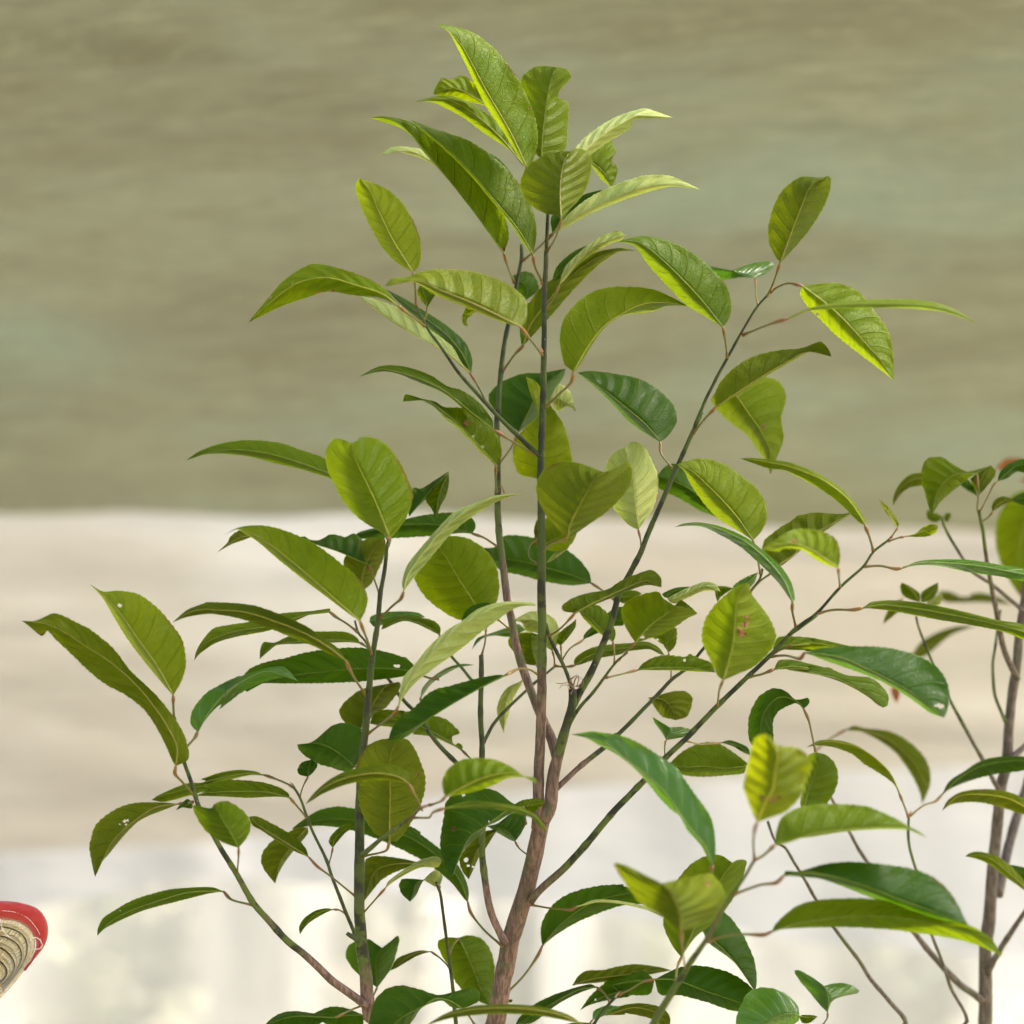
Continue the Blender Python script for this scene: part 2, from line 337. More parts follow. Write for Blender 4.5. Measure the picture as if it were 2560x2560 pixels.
# leaf: colour z dz | petiole (twig..blade) | midrib base..tip | edge 1 | edge 2 | options
LEAVES = """
y -.02 .0|A1378,1230 1310,1130 1250,1040|1247,1010 1150,800 1000,540 860,280 790,200 700,145|1275,1000 1315,850 1290,680 1190,470 1050,290 930,200 820,160|1190,930 1090,770 1000,640 900,430 830,290 780,200|br:1265,650,16
y -.0 .02||A1230,1000 1080,820 900,665 760,600 570,615|1150,760 1030,700 900,620 780,580 690,583|1150,910 1000,810 850,700 700,625 640,612|
y .01 .0||A1010,640 900,570 800,530 685,570|980,560 905,480 850,455 790,482 735,472 690,540|920,620 800,582 720,578|
g .02 .01|A1378,1230 1350,1060|1335,960 1345,800 1370,600 1395,480 1425,405|1280,900 1215,700 1200,560 1225,460 1310,400|1475,910 1495,760 1497,612 1440,590 1452,540 1515,465 1490,418 1430,403|
g .0 .0|A1150,1700 1130,1600|1110,1530 1040,1430 930,1280 790,1100 650,930 520,780 420,715 295,710|1140,1430 1115,1310 980,1100 850,950 700,830 540,735 400,703|1060,1470 940,1300 800,1120 640,935 515,790|br:1105,1500,18
g -.02 .01|A1330,1710 1298,1610|1285,1540 1200,1390 1060,1220 930,1060 800,930 680,830 540,720|1308,1400 1280,1250 1180,1080 1060,960 900,850 700,780|1235,1485 1150,1350 1030,1205 905,1060 790,940|
p .03 .02||A950,1150 800,1050 650,960 540,912 360,935|820,1010 700,930 580,895 440,886|850,1130 690,998 570,940 450,915|
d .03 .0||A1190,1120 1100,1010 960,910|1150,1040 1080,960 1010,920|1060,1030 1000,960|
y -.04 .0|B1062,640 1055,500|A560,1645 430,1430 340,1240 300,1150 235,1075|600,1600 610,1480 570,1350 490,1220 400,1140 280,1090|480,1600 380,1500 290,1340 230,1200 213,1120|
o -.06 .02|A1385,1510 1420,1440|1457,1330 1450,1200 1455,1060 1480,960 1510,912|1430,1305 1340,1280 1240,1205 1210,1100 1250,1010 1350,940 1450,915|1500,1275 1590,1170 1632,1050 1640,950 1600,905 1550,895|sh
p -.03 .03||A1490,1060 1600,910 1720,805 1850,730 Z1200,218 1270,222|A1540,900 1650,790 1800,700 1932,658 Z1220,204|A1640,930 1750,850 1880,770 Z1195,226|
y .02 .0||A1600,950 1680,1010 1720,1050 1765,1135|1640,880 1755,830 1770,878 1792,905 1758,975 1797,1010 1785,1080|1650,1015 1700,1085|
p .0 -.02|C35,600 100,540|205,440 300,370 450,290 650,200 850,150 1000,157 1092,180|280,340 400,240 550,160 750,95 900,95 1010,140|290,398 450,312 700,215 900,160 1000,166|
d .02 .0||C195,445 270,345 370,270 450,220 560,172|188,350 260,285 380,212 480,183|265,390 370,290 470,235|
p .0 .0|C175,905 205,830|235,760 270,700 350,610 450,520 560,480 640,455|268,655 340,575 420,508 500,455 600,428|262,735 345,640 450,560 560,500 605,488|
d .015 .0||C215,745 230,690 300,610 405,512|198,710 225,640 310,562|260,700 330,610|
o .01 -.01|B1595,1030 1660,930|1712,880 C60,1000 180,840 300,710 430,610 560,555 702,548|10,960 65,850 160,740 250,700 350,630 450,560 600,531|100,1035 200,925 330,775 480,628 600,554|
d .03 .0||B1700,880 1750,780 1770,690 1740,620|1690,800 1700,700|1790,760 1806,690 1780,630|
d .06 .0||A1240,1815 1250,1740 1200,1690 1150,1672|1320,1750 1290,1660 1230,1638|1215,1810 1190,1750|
y -.05 .02|C165,1495 240,1410 310,1340|322,1280 420,1110 510,1000 620,925 750,868 880,860 1012,880|268,1230 240,1080 270,950 380,830 500,775 650,765 800,780 920,830|350,1255 432,1122 512,1012 610,942 700,928 800,917 880,882|
g -.035 .0|C1255,1195 1240,1090|1225,1010 1100,850 950,690 800,550 700,492 590,492|1260,960 1277,890 1250,770 1150,650 1050,570 900,490 750,458 670,470|1130,952 1000,870 880,750 780,640 690,520|
b .05 .0|C1435,880 1425,820|1422,712 1350,695 1280,667|1310,710 1210,724 1150,665 1135,640|1480,690 1537,630 1500,612 1400,625|
o -.03 .0|C1500,830 1530,740|1572,620 1630,460 1700,280 1760,150 1862,97|1540,580 1500,480 1510,350 1560,220 1620,150 1700,102 1810,106|1620,570 1740,430 1830,290 1872,180 1877,112|sh
y -.045 -.01|D400,800 440,770 510,745|592,760 740,870 850,970 960,1090 1060,1200 1147,1330|700,745 800,742 930,790 980,850 1060,950 1120,1050 1142,1180|580,810 630,890 720,980 800,1060 900,1140 1030,1240|h:685,930,10
g -.10 -.03|D250,1070 350,1010 430,980|502,960 640,900 800,878 1000,870 1250,873 1450,900 1570,942 1662,1002|640,893 800,862 1000,843 1250,842 1400,862 1550,922|640,912 800,897 1000,893 1250,895 1450,918 1580,960|
o -.04 .0|C1055,1660 1110,1570|1185,1490 1330,1393 1480,1295 1620,1215 1730,1158 1882,1187|1172,1430 1210,1340 1300,1250 1400,1190 1550,1150 1700,1135 1812,1096 1855,1130|1340,1402 1490,1302 1630,1222 1750,1158 1830,1152|
y .06 .01||C1230,1370 1300,1420 1380,1530 1450,1630 1510,1760 1512,1902|1310,1330 1450,1308 1560,1335 1607,1430 1577,1560 1592,1680 1545,1810|1155,1440 1200,1520 1290,1600 1370,1660 1440,1760 1490,1830|br:1468,1608,16
d -.0 .02|C885,1850 850,1770|847,1702 750,1590 620,1480 500,1380 420,1315 345,1283|890,1670 947,1580 930,1490 850,1400 740,1330 600,1295 430,1273|760,1652 650,1572 540,1455 430,1352|
p .03 .0||C182,1440 230,1440 285,1470 342,1520|238,1353 300,1400 327,1480|228,1518 285,1488|
d .04 .01|B1580,1600 1640,1490|1682,1400 1740,1280 1800,1160 1870,1090 C275,1260|B1590,1330 1510,1230 1503,1170 1580,1100 1700,1050 1820,1043|1780,1330 1860,1240 C200,1400 262,1310|
y .03 .0||F1480,700 1470,500 1465,300 1450,100 C35,1308|F1420,632 1290,600 1232,480 1250,340 1340,210 1440,130 C60,1400|F1640,660 1707,520 1690,380 1640,200 1560,80 1500,0 C100,1340|
y -.05 .01|B1110,765 1020,690|955,640 860,568 700,515 520,468 350,500 180,620 48,742|890,552 800,488 650,428 450,384 350,425 250,500 150,615 80,700|850,592 700,577 530,552 420,582 250,642 150,690|br:480,562,18 br:560,552,16 h:320,502,5 h:183,588,5
p .0 .0|B1500,1230 1430,1110|1387,1040 1250,922 1050,810 880,700 800,640 718,578|1340,985 1280,885 1110,758 950,650 820,600|1210,905 1020,800 850,690|
d .02 .0||B1397,1042 1335,920 1240,810 1100,700 980,610 880,538|1402,960 1360,860 1250,760 1130,680 1000,600|1320,990 1250,880 1100,740 980,640|
o -.08 .0|B1835,945 1760,850|1692,765 1500,668 1350,600 1200,540 1080,490 872,522|1722,740 1735,680 1722,600 1620,510 1450,443 1250,418 1100,430 1000,468 920,472|1600,742 1530,718 1420,672 1350,640 1180,572 1050,495 930,487|sh
y -.05 .0||B1440,660 1370,690 1355,740 1378,768|1380,640 1345,690 1345,745|1405,690 1372,720|
g .01 .0|B1120,730 1128,690|1130,650 1120,590 1085,515|1105,620 1068,560|1160,600 1180,565 1130,530|
g -.01 .0|B1780,1550 1650,1460|1530,1385 1400,1285 1240,1155 1100,1085 950,1036 850,1020 718,1067|1525,1330 1440,1220 1340,1150 1250,1123 1150,1058 1000,1008 850,1002|1400,1302 1230,1168 1060,1092 950,1047 850,1036|
g .0 -.01|B1555,1780 1543,1700|1545,1602 1450,1490 1340,1370 1220,1270 1130,1212 982,1217|1580,1540 1560,1430 1480,1330 1370,1260 1230,1250 1180,1218 1100,1200 1000,1173|1440,1512 1400,1462 1360,1428 1330,1392 1230,1312 1160,1242 1050,1195|br:1365,1345,24 h:1405,1432,10 h:1466,1490,10
g .03 .02|E1842,1140 1700,880|1500,670 1380,600 1200,530 950,450 700,405 450,410 208,487|1340,480 1150,408 950,343 700,323 500,348 320,410|1350,625 1150,563 900,503 700,453 480,433 340,442|
y -.07 .0|E1842,1180 1850,1150|1850,1110 1740,830 1640,620 1575,480 1535,350|1720,1030 1610,960 1480,820 1400,670 1338,520 1338,400 1400,312 1480,322|F270,1090 370,950 427,780 400,680 350,560 280,440 190,340 80,298 0,300 E1600,318|sh
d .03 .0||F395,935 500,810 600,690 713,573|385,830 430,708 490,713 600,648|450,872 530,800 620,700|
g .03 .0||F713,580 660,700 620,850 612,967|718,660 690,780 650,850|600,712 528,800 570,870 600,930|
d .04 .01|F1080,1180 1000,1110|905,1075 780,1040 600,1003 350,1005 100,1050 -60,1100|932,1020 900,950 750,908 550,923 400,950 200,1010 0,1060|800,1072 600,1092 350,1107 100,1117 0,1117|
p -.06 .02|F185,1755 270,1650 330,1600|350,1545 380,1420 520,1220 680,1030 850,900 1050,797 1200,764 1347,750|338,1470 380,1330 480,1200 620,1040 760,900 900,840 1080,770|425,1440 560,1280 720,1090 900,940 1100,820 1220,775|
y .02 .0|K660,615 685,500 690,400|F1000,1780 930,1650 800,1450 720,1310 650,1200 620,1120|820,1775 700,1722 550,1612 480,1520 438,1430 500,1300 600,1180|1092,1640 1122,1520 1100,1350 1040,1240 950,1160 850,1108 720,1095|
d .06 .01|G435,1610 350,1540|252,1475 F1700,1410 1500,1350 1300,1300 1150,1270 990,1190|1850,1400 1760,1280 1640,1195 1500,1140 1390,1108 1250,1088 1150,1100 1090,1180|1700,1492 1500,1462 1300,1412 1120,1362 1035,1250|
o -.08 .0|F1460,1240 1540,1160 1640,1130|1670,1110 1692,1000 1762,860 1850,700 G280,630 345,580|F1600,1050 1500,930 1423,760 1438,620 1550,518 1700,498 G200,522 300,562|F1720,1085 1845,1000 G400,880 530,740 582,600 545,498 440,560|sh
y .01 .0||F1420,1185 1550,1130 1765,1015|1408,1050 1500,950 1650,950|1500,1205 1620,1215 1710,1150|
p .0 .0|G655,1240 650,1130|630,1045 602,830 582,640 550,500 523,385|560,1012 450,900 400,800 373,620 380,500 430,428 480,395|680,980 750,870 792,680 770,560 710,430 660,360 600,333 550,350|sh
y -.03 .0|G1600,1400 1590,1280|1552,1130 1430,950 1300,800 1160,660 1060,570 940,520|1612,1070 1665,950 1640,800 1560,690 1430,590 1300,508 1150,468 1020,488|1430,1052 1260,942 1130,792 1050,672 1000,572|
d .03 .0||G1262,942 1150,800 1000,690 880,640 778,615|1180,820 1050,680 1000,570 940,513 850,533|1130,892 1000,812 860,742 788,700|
b -.05 .01|G1885,1830 1870,1700|1872,1632 1805,1460 1660,1280 1490,1140 1310,1050 1150,1000 1020,998 920,1023|1892,1600 1862,1470 1770,1330 1620,1200 1500,1108 1300,1020 1120,984 1000,993|1850,1602 1750,1462 1600,1312 1450,1182 1300,1092 1150,1022 1030,1012|
o .02 .01|G1530,1550 1620,1450 1690,1400|1742,1340 1900,1230 H130,1130 280,1050 420,975 520,920 677,858|G1640,1250 1640,1140 1740,1050 1880,960 H100,935 250,905 400,915 520,910|G1785,1335 1932,1215 H160,1178 320,1066 500,942|
y -.12 -.01|H460,1500 440,1400|437,1355 350,1290 200,1195 50,1150 G1620,1200|H452,1250 422,1130 340,1070 200,1038 50,1053 G1740,1120|H380,1342 250,1282 150,1210 0,1195 G1760,1220|br:1880,1140,24
y -.06 .0|H715,1215 690,1110|652,1010 620,945 500,785 330,655 150,572 0,525 C1430,1812 1328,1802|H652,960 570,828 430,690 250,580 80,513 0,493 C1400,1798|H600,982 470,852 300,722 120,622 0,567 C1500,1862|
Y -.05 .0|H855,1110 905,1045|917,1032 870,960 810,870 763,793|925,990 850,872|885,985 800,878|
y -.05 .0|H850,1145 920,1110|970,1100 1050,1082 1130,1055 1200,1030 1240,1018|1060,1072 1110,1028 1180,998 1228,1003|1080,1103 1160,1097 1225,1062|
b -.05 .0|H650,1355 780,1335 900,1360|950,1352 1100,1310 1300,1312 1600,1340 1932,1405 2150,1450|1080,1298 1250,1283 1500,1288 1750,1328 1932,1358|1080,1330 1250,1337 1500,1387 1750,1422 1932,1457|
g -.05 .0|M290,270 400,240 560,240|636,225 800,200 1100,235 1400,290 1700,355 1932,420 2100,490|700,178 850,163 1100,183 1400,243 1700,318 1932,363|750,235 950,264 1200,312 1500,362 1750,412 1932,477|
g .12 .0|M1065,300 1085,230|1095,185 1050,120 1000,60 948,18|962,130 935,60|1092,110 1010,48|
g .12 .0||M1105,185 1165,120 1242,18|1105,105 1180,50|1180,162 1237,90|
p .13 .0||M1140,195 1210,165 1278,115|1190,145 1260,112|1230,208 1275,170|
o .16 .0||M960,140 900,215 850,285 798,355|870,200 815,290|930,240 855,310|
o .4 .0||M1850,200 1600,150 1350,130 1235,115|1700,128 1540,103 1460,143 1330,92 1250,92|1600,180 1300,178|
o .35 .0||M1020,610 1120,545 1260,460 1400,395 1545,370|1110,495 1250,415 1400,373|1110,625 1200,562 1350,440|
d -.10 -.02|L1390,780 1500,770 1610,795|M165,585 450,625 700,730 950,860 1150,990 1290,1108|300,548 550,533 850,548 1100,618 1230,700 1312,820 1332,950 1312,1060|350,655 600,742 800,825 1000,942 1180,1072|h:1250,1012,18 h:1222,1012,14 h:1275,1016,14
g .02 .0||L1390,710 1520,690 1700,692 M250,535 575,548|L1430,625 1550,613 1750,633 M200,463 350,490 480,520|L1500,722 1650,727 1800,737 M150,572 300,577|
y -.05 .0|L1430,745 1520,695|1545,688 1700,675 M100,520 250,508 470,545|L1640,668 M60,505 200,497 350,515|L1650,690 M80,540 250,560|
g -.03 .0|L1200,960 1300,920|1400,880 1550,858 1700,880 M20,715 400,785 600,875 730,955 800,1028|L1440,808 1550,803 1700,838 1880,880 M350,698 500,765 700,788 800,868 842,940 832,1012|L1550,882 1750,912 M350,772 560,872 690,952 745,1000|
r .5 .0||M900,840 900,920 908,995|930,860 930,930|865,870 875,940|
y -.10 .0|L955,1170 960,1050|990,970 1040,800 1075,650 1090,450 1110,290 1182,178|945,930 900,830 823,650 840,500 910,380 1000,290 1090,218|1100,922 1250,850 1380,720 1417,620 1380,500 1310,390 1225,280 1197,200|br:1150,590,42 br:1165,520,36 br:1185,460,24 br:1130,570,30 sh
b .02 .0||L1272,98 1190,180 1060,248|1170,140 1075,205|1240,185 1150,262|
g .02 .0||L1092,230 1000,222 950,240 945,337|1000,210 928,218 930,290|1040,250 975,295|h:1060,245,10
p .0 .0||L560,337 700,265 850,208 972,255|540,310 650,250 750,205 850,174 930,193|600,352 720,298 830,250 920,247|
d .01 .0||L520,300 600,252 722,213|498,275 600,226|560,308 650,262|
y -.05 .0|L150,820 220,730|285,665 360,572 450,490 560,420 655,372|240,600 190,500 173,400 230,318 340,278 420,258 480,260 500,300 600,365|370,642 500,592 600,542 700,472 780,430 740,400 690,385|h:345,620,12 h:328,624,8 sh
g -.03 .0||L600,370 690,380 787,432|650,323 720,368|680,405 740,440|
o -.05 .01|K1190,470 1280,400 1370,310|G122,1715 260,1640 420,1565 560,1500 700,1455 817,1508|30,1700 13,1660 90,1600 220,1555 380,1525 500,1450 620,1400 740,1369 812,1430|260,1655 420,1592 560,1532 700,1490|
g -.0 .0|K1725,670 1725,580|1715,500 1620,400 1520,295 1438,248|1737,440 1720,370 1670,270 1600,208 1550,193 1480,230|1650,462 1540,372 1470,302|
g .02 .0||G430,1590 540,1585 662,1560|550,1533 620,1538|520,1638 590,1602|
d .03 .0|K1300,640 1370,550 1450,500|1475,480 1540,415 1650,340 1795,215|1482,440 1545,373 1680,258 1750,218|1560,442 1700,374 1800,362 1797,280|
g .03 .0|K1250,695 1330,700|1405,690 1500,620 1650,572 1850,540 L250,690 400,690 522,772|K1400,650 1430,608 1540,546 1700,518 1900,503 L300,653 400,663 480,710|K1450,682 1600,632 1800,592 L200,738 400,718 470,752|
g .02 .0|L580,955 570,850|552,747 530,670 515,580|510,690 425,620 450,590|600,700 619,620 612,545|h:500,690,14 h:462,640,10
g .0 .0|L65,950 170,920|300,886 450,868 600,865 750,868 927,905|350,828 450,778 560,766 690,780 720,757 800,790 900,830|450,887 600,888 800,899|h:680,808,12
g .03 .0|K1300,640 1297,570|1295,530 1330,450 1419,313|1258,500 1290,420 1380,348|1340,482 1412,380|
p .03 .0|K1232,690 1240,620|1228,575 1220,450 1100,330 908,330|1277,500 1285,420 1250,320 1160,268 1060,250 970,290|1180,540 1110,430 1020,412 978,342|
g .02 .0|K1105,720|1102,692 1070,580 1060,480 1112,440|1000,670 930,600 868,500 900,450 980,423 1060,423|1118,640 1118,520|h:1098,688,8
b .06 .0||K1015,400 880,420 720,440 640,482 578,563|950,353 850,386 740,425 620,470|900,457 760,448 680,464 620,512|
d .0 .0|K905,420 850,370 785,315|F1080,1740 960,1690 818,1783|1050,1638 920,1648 840,1710|1000,1745 900,1772|
p -.07 .02|J1370,1075 1480,980 1570,910|1595,860 K60,840 200,660 400,450 600,310 800,212 950,192 1097,207|K0,890 30,780 110,688 250,518 400,388 500,330 620,238 780,183 920,173 1080,183|K30,940 120,832 300,692 480,562 650,422 800,312 900,238 1000,207|
d -.06 .0|K1125,770 1040,720 960,715|850,765 680,850 500,950 300,1070 130,1180 -95,1290|780,763 600,798 420,848 250,898 100,1040 0,1110 -60,1180|700,842 500,955 250,1112 70,1252 -30,1295|
g .03 .0|K600,1500|500,1372 380,1290 250,1220 100,1150 J1500,960 1365,995|K505,1340 470,1310 440,1330 420,1290 425,1250 482,1235 440,1180 380,1128 310,1100 0,1050 J1650,893 1480,883 1400,920|K380,1312 260,1262 100,1242 J1750,1082 1600,1032 1450,1012|h:380,1160,0 
y -.13 .0|O1690,168 K250,1810 330,1780|365,1745 480,1682 650,1600 800,1560 950,1562 1105,1645|343,1680 345,1600 400,1508 500,1448 650,1433 800,1458 920,1520 1000,1578 1085,1592|450,1732 600,1702 750,1652 870,1595 1000,1590 1070,1620|
d -.03 -.02|P850,320 848,270|832,190 740,195 620,270 520,345 400,430 330,560 256,748|740,150 620,60 500,33 330,60 218,130 193,260 163,450 170,560 228,722|720,242 620,302 540,342 500,402 370,512 302,642 272,722|br:265,360,20 h:350,92,15 h:552,297,10
g -.02 .0||P740,175 850,178 1008,150|830,128 970,118|800,222 900,237|
g -.12 .0|O1560,280 1690,270 P100,230|200,195 400,170 600,172 800,205 930,265 1027,397|350,146 550,146 750,173 900,228 985,310|400,195 600,200 780,238 900,276 965,345|
o .02 .0||P640,360 520,450 430,600 393,768|500,390 400,480 318,600 340,700|610,390 540,500 470,600 430,690|h:370,610,17 h:388,658,11 h:428,665,10
d .01 .0|P862,595 800,520|765,462 720,395 640,352 540,338|735,455 640,402|800,420 852,320 842,248 750,228 620,320|
b -.04 .0|I1515,1510 1570,1430|1590,1385 1680,1230 1800,1090 1932,985 J200,745 400,620 550,570 792,655|I1535,1320 1545,1220 1650,1080 1800,990 1932,930 J150,700 280,632 430,580 560,543 680,540|I1645,1300 1750,1182 1932,1072 J150,885 300,765 450,685 580,635 700,625|
d .02 .0|J1925,635 1850,630|1705,570 1500,550 1200,556 950,582 760,605 550,650 373,742|1720,520 1600,448 1400,398 1250,383 1000,400 820,430 680,470 530,500 400,555 340,640|1650,612 1300,655 1000,668 700,672 480,675|h:1575,532,14 h:1600,534,14
o -.07 .0|J1320,770 1250,640 1200,550|1175,490 1050,390 850,270 600,170 350,95 100,80 E400,1680 250,1705 98,1792|J1125,400 1000,308 850,208 650,118 450,48 250,23 50,18 E350,1638 220,1688|J1080,452 900,365 700,285 500,205 300,145 100,112 E330,1727 200,1752|
g .0 .0|J1270,265 1180,190 1100,140|1042,95 850,120 600,205 350,240 150,295 0,380 -48,490|1052,68 900,88 650,110 400,175 250,198 110,228 30,310 -30,410|900,112 770,168 560,245 300,295 130,345 0,432|
g .02 .0|J1380,400 1330,370|1290,345 1150,325 1000,322 800,335 640,350 560,385 480,477|1262,300 1180,258 1000,253 850,263 700,298 600,343 515,338 486,390|1150,340 1000,348 800,353 620,363 550,415|
b .04 .0||J1365,175 1500,145 1650,122 1812,138|1375,130 1500,98 1650,90 1760,103|1400,215 1500,192 1640,152|
g .03 .0|K340,500 320,470|J1932,285 1850,222 1750,178 1620,152 1540,185 1460,238|1935,220 1880,165 1750,138 1600,140 1480,180|1850,243 1750,195 1650,170 1560,195 1500,225|
d .03 .0|E1760,1560 1720,1430|1690,1330 1580,1285 1450,1225 1300,1175 1200,1148 1085,1110|1697,1260 1660,1160 1600,1100 1550,1073 1500,1102 1450,1095 1380,1078 1280,1128 1200,1122 1170,1098|1600,1297 1450,1227 1250,1165|
o .01 .0||E760,1090 650,1105 560,1150 460,1227|640,1050 565,1100 545,1145|700,1118 580,1160|
y -.08 .01|J1388,450 1350,330 1310,230|E1610,1780 1440,1630 1250,1460 1050,1290 900,1170 760,1085 640,1035 525,1080|1652,1700 1672,1590 1600,1440 1450,1310 1250,1160 1080,1080 900,1020 750,1008 620,1030|1520,1722 1350,1592 1150,1442 950,1282 800,1152 700,1085 620,1042|
o .03 .0||E1640,1530 1625,1430 1685,1260 1745,1170 1808,1115|1570,1440 1478,1340 1510,1230 1600,1150 1700,1110|1700,1480 1792,1290 1818,1200 1815,1130|
o -.06 .0|I1560,1900 1470,1790 1408,1720|1415,1660 1425,1500 1290,1250 1100,1010 900,830 700,700 500,570 350,510 173,488|1512,1610 1522,1550 1480,1400 1380,1240 1250,1080 1050,890 920,720 780,600 710,548 630,510 540,463 440,428 390,443 280,490|1390,1622 1290,1402 1160,1205 1000,1080 850,1002 680,862 560,742 450,642 385,575 340,612 280,572 230,530|br:320,595,34 h:381,577,9
y -.06 .0|I1400,1280 1395,1170|1395,1092 1270,860 1100,620 970,430 850,300 722,193|1462,970 1497,840 1470,650 1400,540 1300,420 1200,330 1100,270 950,246 830,253|1330,1022 1190,852 1050,672 930,482 830,312 770,242|h:962,366,14
g .03 .0|J745,1510 680,1470 580,1430|520,1410 400,1392 200,1425 0,1480 I1700,1810 1500,1840 1220,1932|J450,1380 300,1368 150,1393 0,1448 I1800,1728 1650,1788 1500,1800 1350,1858 1255,1905|J400,1412 250,1445 50,1505 I1750,1835 1500,1902 N1320,145|
g .0 .0|J850,1750 790,1670|720,1590 550,1548 300,1540 100,1548 0,1560 I1578,1903|J717,1560 640,1508 500,1468 300,1448 150,1458 30,1498 I1700,1830|J600,1583 400,1592 200,1583 0,1577|
g -.09 .0|O140,710 148,600|150,515 80,380 10,270 J110,1645|O50,482 -30,440 N1650,370 1580,260 1553,170 1700,200|O217,430 247,330 210,240 140,180 60,138 0,140|
o -.03 .0|O1080,910 900,750 780,660|715,590 560,490 400,390 300,325 232,262|692,520 620,440 530,380 400,308 300,260|600,542 450,452 330,372 260,332|
o .03 .0||O705,350 640,420 560,520 480,640 445,802|620,350 550,390 430,450 350,540 328,610 350,680 400,750|712,390 640,485 570,565 500,665 462,745|
d .04 .01|P632,1335 520,1180 410,1040|385,955 370,900 290,730 150,590 0,480 O1500,420 1200,320 950,280 750,300 575,362|P394,880 375,790 310,660 170,530 0,400 O1620,390 1450,300 1250,230 1090,200 950,181 800,210 680,280|P360,930 250,792 130,692 O1700,655 1500,545 1300,455 1060,373 900,343 740,338|
o -.04 .0|O1160,600 1340,535|1365,455 1365,300 1370,100 J1530,1480 1535,1250 1600,1113|O1250,400 1190,320 1130,200 1108,50 J1260,1430 1258,1330 1330,1190 1430,1130 1530,1113|O1420,462 1500,370 1600,200 1647,60 J1812,1420 1777,1310 1730,1200 1670,1123|br:1755,1405,22 sh
o -.09 .0|O1620,190 J1790,1690 1740,1590|1680,1480 1600,1425 1450,1395 1300,1405 1150,1440 1000,1510 848,1642|1692,1420 1650,1370 1550,1328 1400,1328 1200,1370 1050,1440 920,1550|1600,1462 1450,1455 1270,1465 1120,1505 980,1565 890,1622|
d .0 .0|J1310,1380|1245,1342 1130,1240 1030,1180 950,1150 783,1163|1300,1260 1307,1050 1200,993 1080,1003 980,1080 910,1143|1200,1387 1050,1347 940,1312 830,1242 793,1200|
d .01 .0|J810,1590 830,1500|870,1425 875,1350 895,1285|800,1405 783,1370 820,1308|910,1390 947,1325|
o .02 .0|J1330,1080|1290,1040 1370,880 1440,760 1500,690 1602,658|1200,1012 1130,940 1123,880 1200,788 1300,720 1480,680|1400,930 1490,870 1560,790 1620,690|
o .02 .0||O1640,640 1400,645 1250,700 1160,945|1450,598 1290,580 1190,593 1150,680 1148,800|1450,693 1310,765 1230,855|
p -.03 .0|O1165,1050 1250,930|1330,840 1400,755 1550,670 1680,625 1783,630|1350,788 1450,708 1600,618 1720,583 1775,598|1390,792 1500,725 1620,672 1750,672|
p .0 .0|O1770,870|1770,820 1700,780 1638,773|1792,740 1740,693 1680,728|1740,828 1680,798|
d .0 .0||O1642,772 1580,800 1560,860 1530,948|1550,763 1468,764 1443,800 1460,880|1612,822 1580,892|
g .0 .0|O1005,1045 960,1015|915,1010 820,1025 730,1080 643,1212|860,1000 770,1018 680,1078 637,1150|840,1043 750,1095 690,1145|
g .0 .0|O875,635 895,580|908,515 920,450 970,390 1050,325|876,470 890,420 950,358 1000,330|940,472 1000,402 1050,360|
d .04 .0|O1270,1750|1265,1640 1255,1500 1260,1380 1303,1318|1140,1552 1080,1500 1030,1430 1008,1370 1040,1300 1100,1260 1200,1250 1260,1288|1310,1582 1380,1480 1420,1360 1447,1240 1430,1218 1370,1268|
o .03 .0|O1830,1475 1770,1400|1700,1350 1600,1355 1500,1400 1373,1502|1620,1338 1520,1363 1420,1410|1600,1378 1500,1433 1420,1482|
g .03 .0|P245,1360 270,1290|310,1240 380,1380 450,1550 490,1660 560,1785|230,1233 150,1258 138,1290 180,1390 240,1480 290,1600 380,1690 480,1752|380,1216 480,1238 540,1290 582,1380 602,1480 587,1640|
d -.03 -.01|P440,1940 390,1860|340,1810 240,1745 120,1725 O1650,1780 1450,1890 1290,2060|P472,1750 477,1670 420,1638 250,1678 150,1700 O1650,1668 1480,1623 1350,1643 1250,1740 1208,1880 1195,2000|P250,1795 180,1745 60,1775 0,1815 O1550,1905 1450,2010|
d -.02 .0|O1150,1805 1030,1830|930,1880 800,1875 600,1870 450,1910 330,1990|880,1850 780,1848 600,1828 480,1848 380,1918|850,1905 700,1980 500,2010|
d .02 .0||O1160,1860 1050,1860 900,1870 745,1850|1000,1800 880,1795|1140,1965 1000,1985 850,1930|
o -.11 .0||P1310,1935 1100,1850 800,1805 450,1812 200,1865 45,1945|1200,1860 1000,1798 750,1773 450,1783 250,1828 130,1888|1180,1905 950,1865 700,1850 450,1860 250,1885 150,1912|
d .02 .0|P725,1720 830,1550 950,1380|985,1302 1130,1130 1330,985 1500,915 1750,870 Q300,890 450,960|P973,1230 978,1130 1040,1010 1130,920 1300,848 1500,813 1650,810 Q150,813 300,848 400,900|P1100,1212 1280,1105 1450,1035 1620,980 1800,965 Q350,965|
p -.02 .0|P885,1005 1050,1000 1220,1012|1270,985 1450,945 1650,968 1850,1020 2000,1085|1400,932 1600,940 1800,982 1932,1040|1400,955 1600,965 1800,1005 1932,1060|
o -.19 .0|Q690,1510 670,1380 655,1250|655,1180 645,1050 605,940 560,860 498,800|560,1112 480,1052 340,972 230,840 108,640 200,650 350,725|740,1162 850,1082 980,992 1013,900 950,780 880,720 700,755|br:860,805,22 bl
g -.05 .0|Q600,1620 620,1480|655,1395 740,1200 830,1020 930,830 1062,633|600,1330 530,1200 508,1100 560,900 618,780 720,658 830,588 960,570 1020,600|760,1242 870,1152 1000,1022 1100,872 1152,740 1180,618 1110,610|
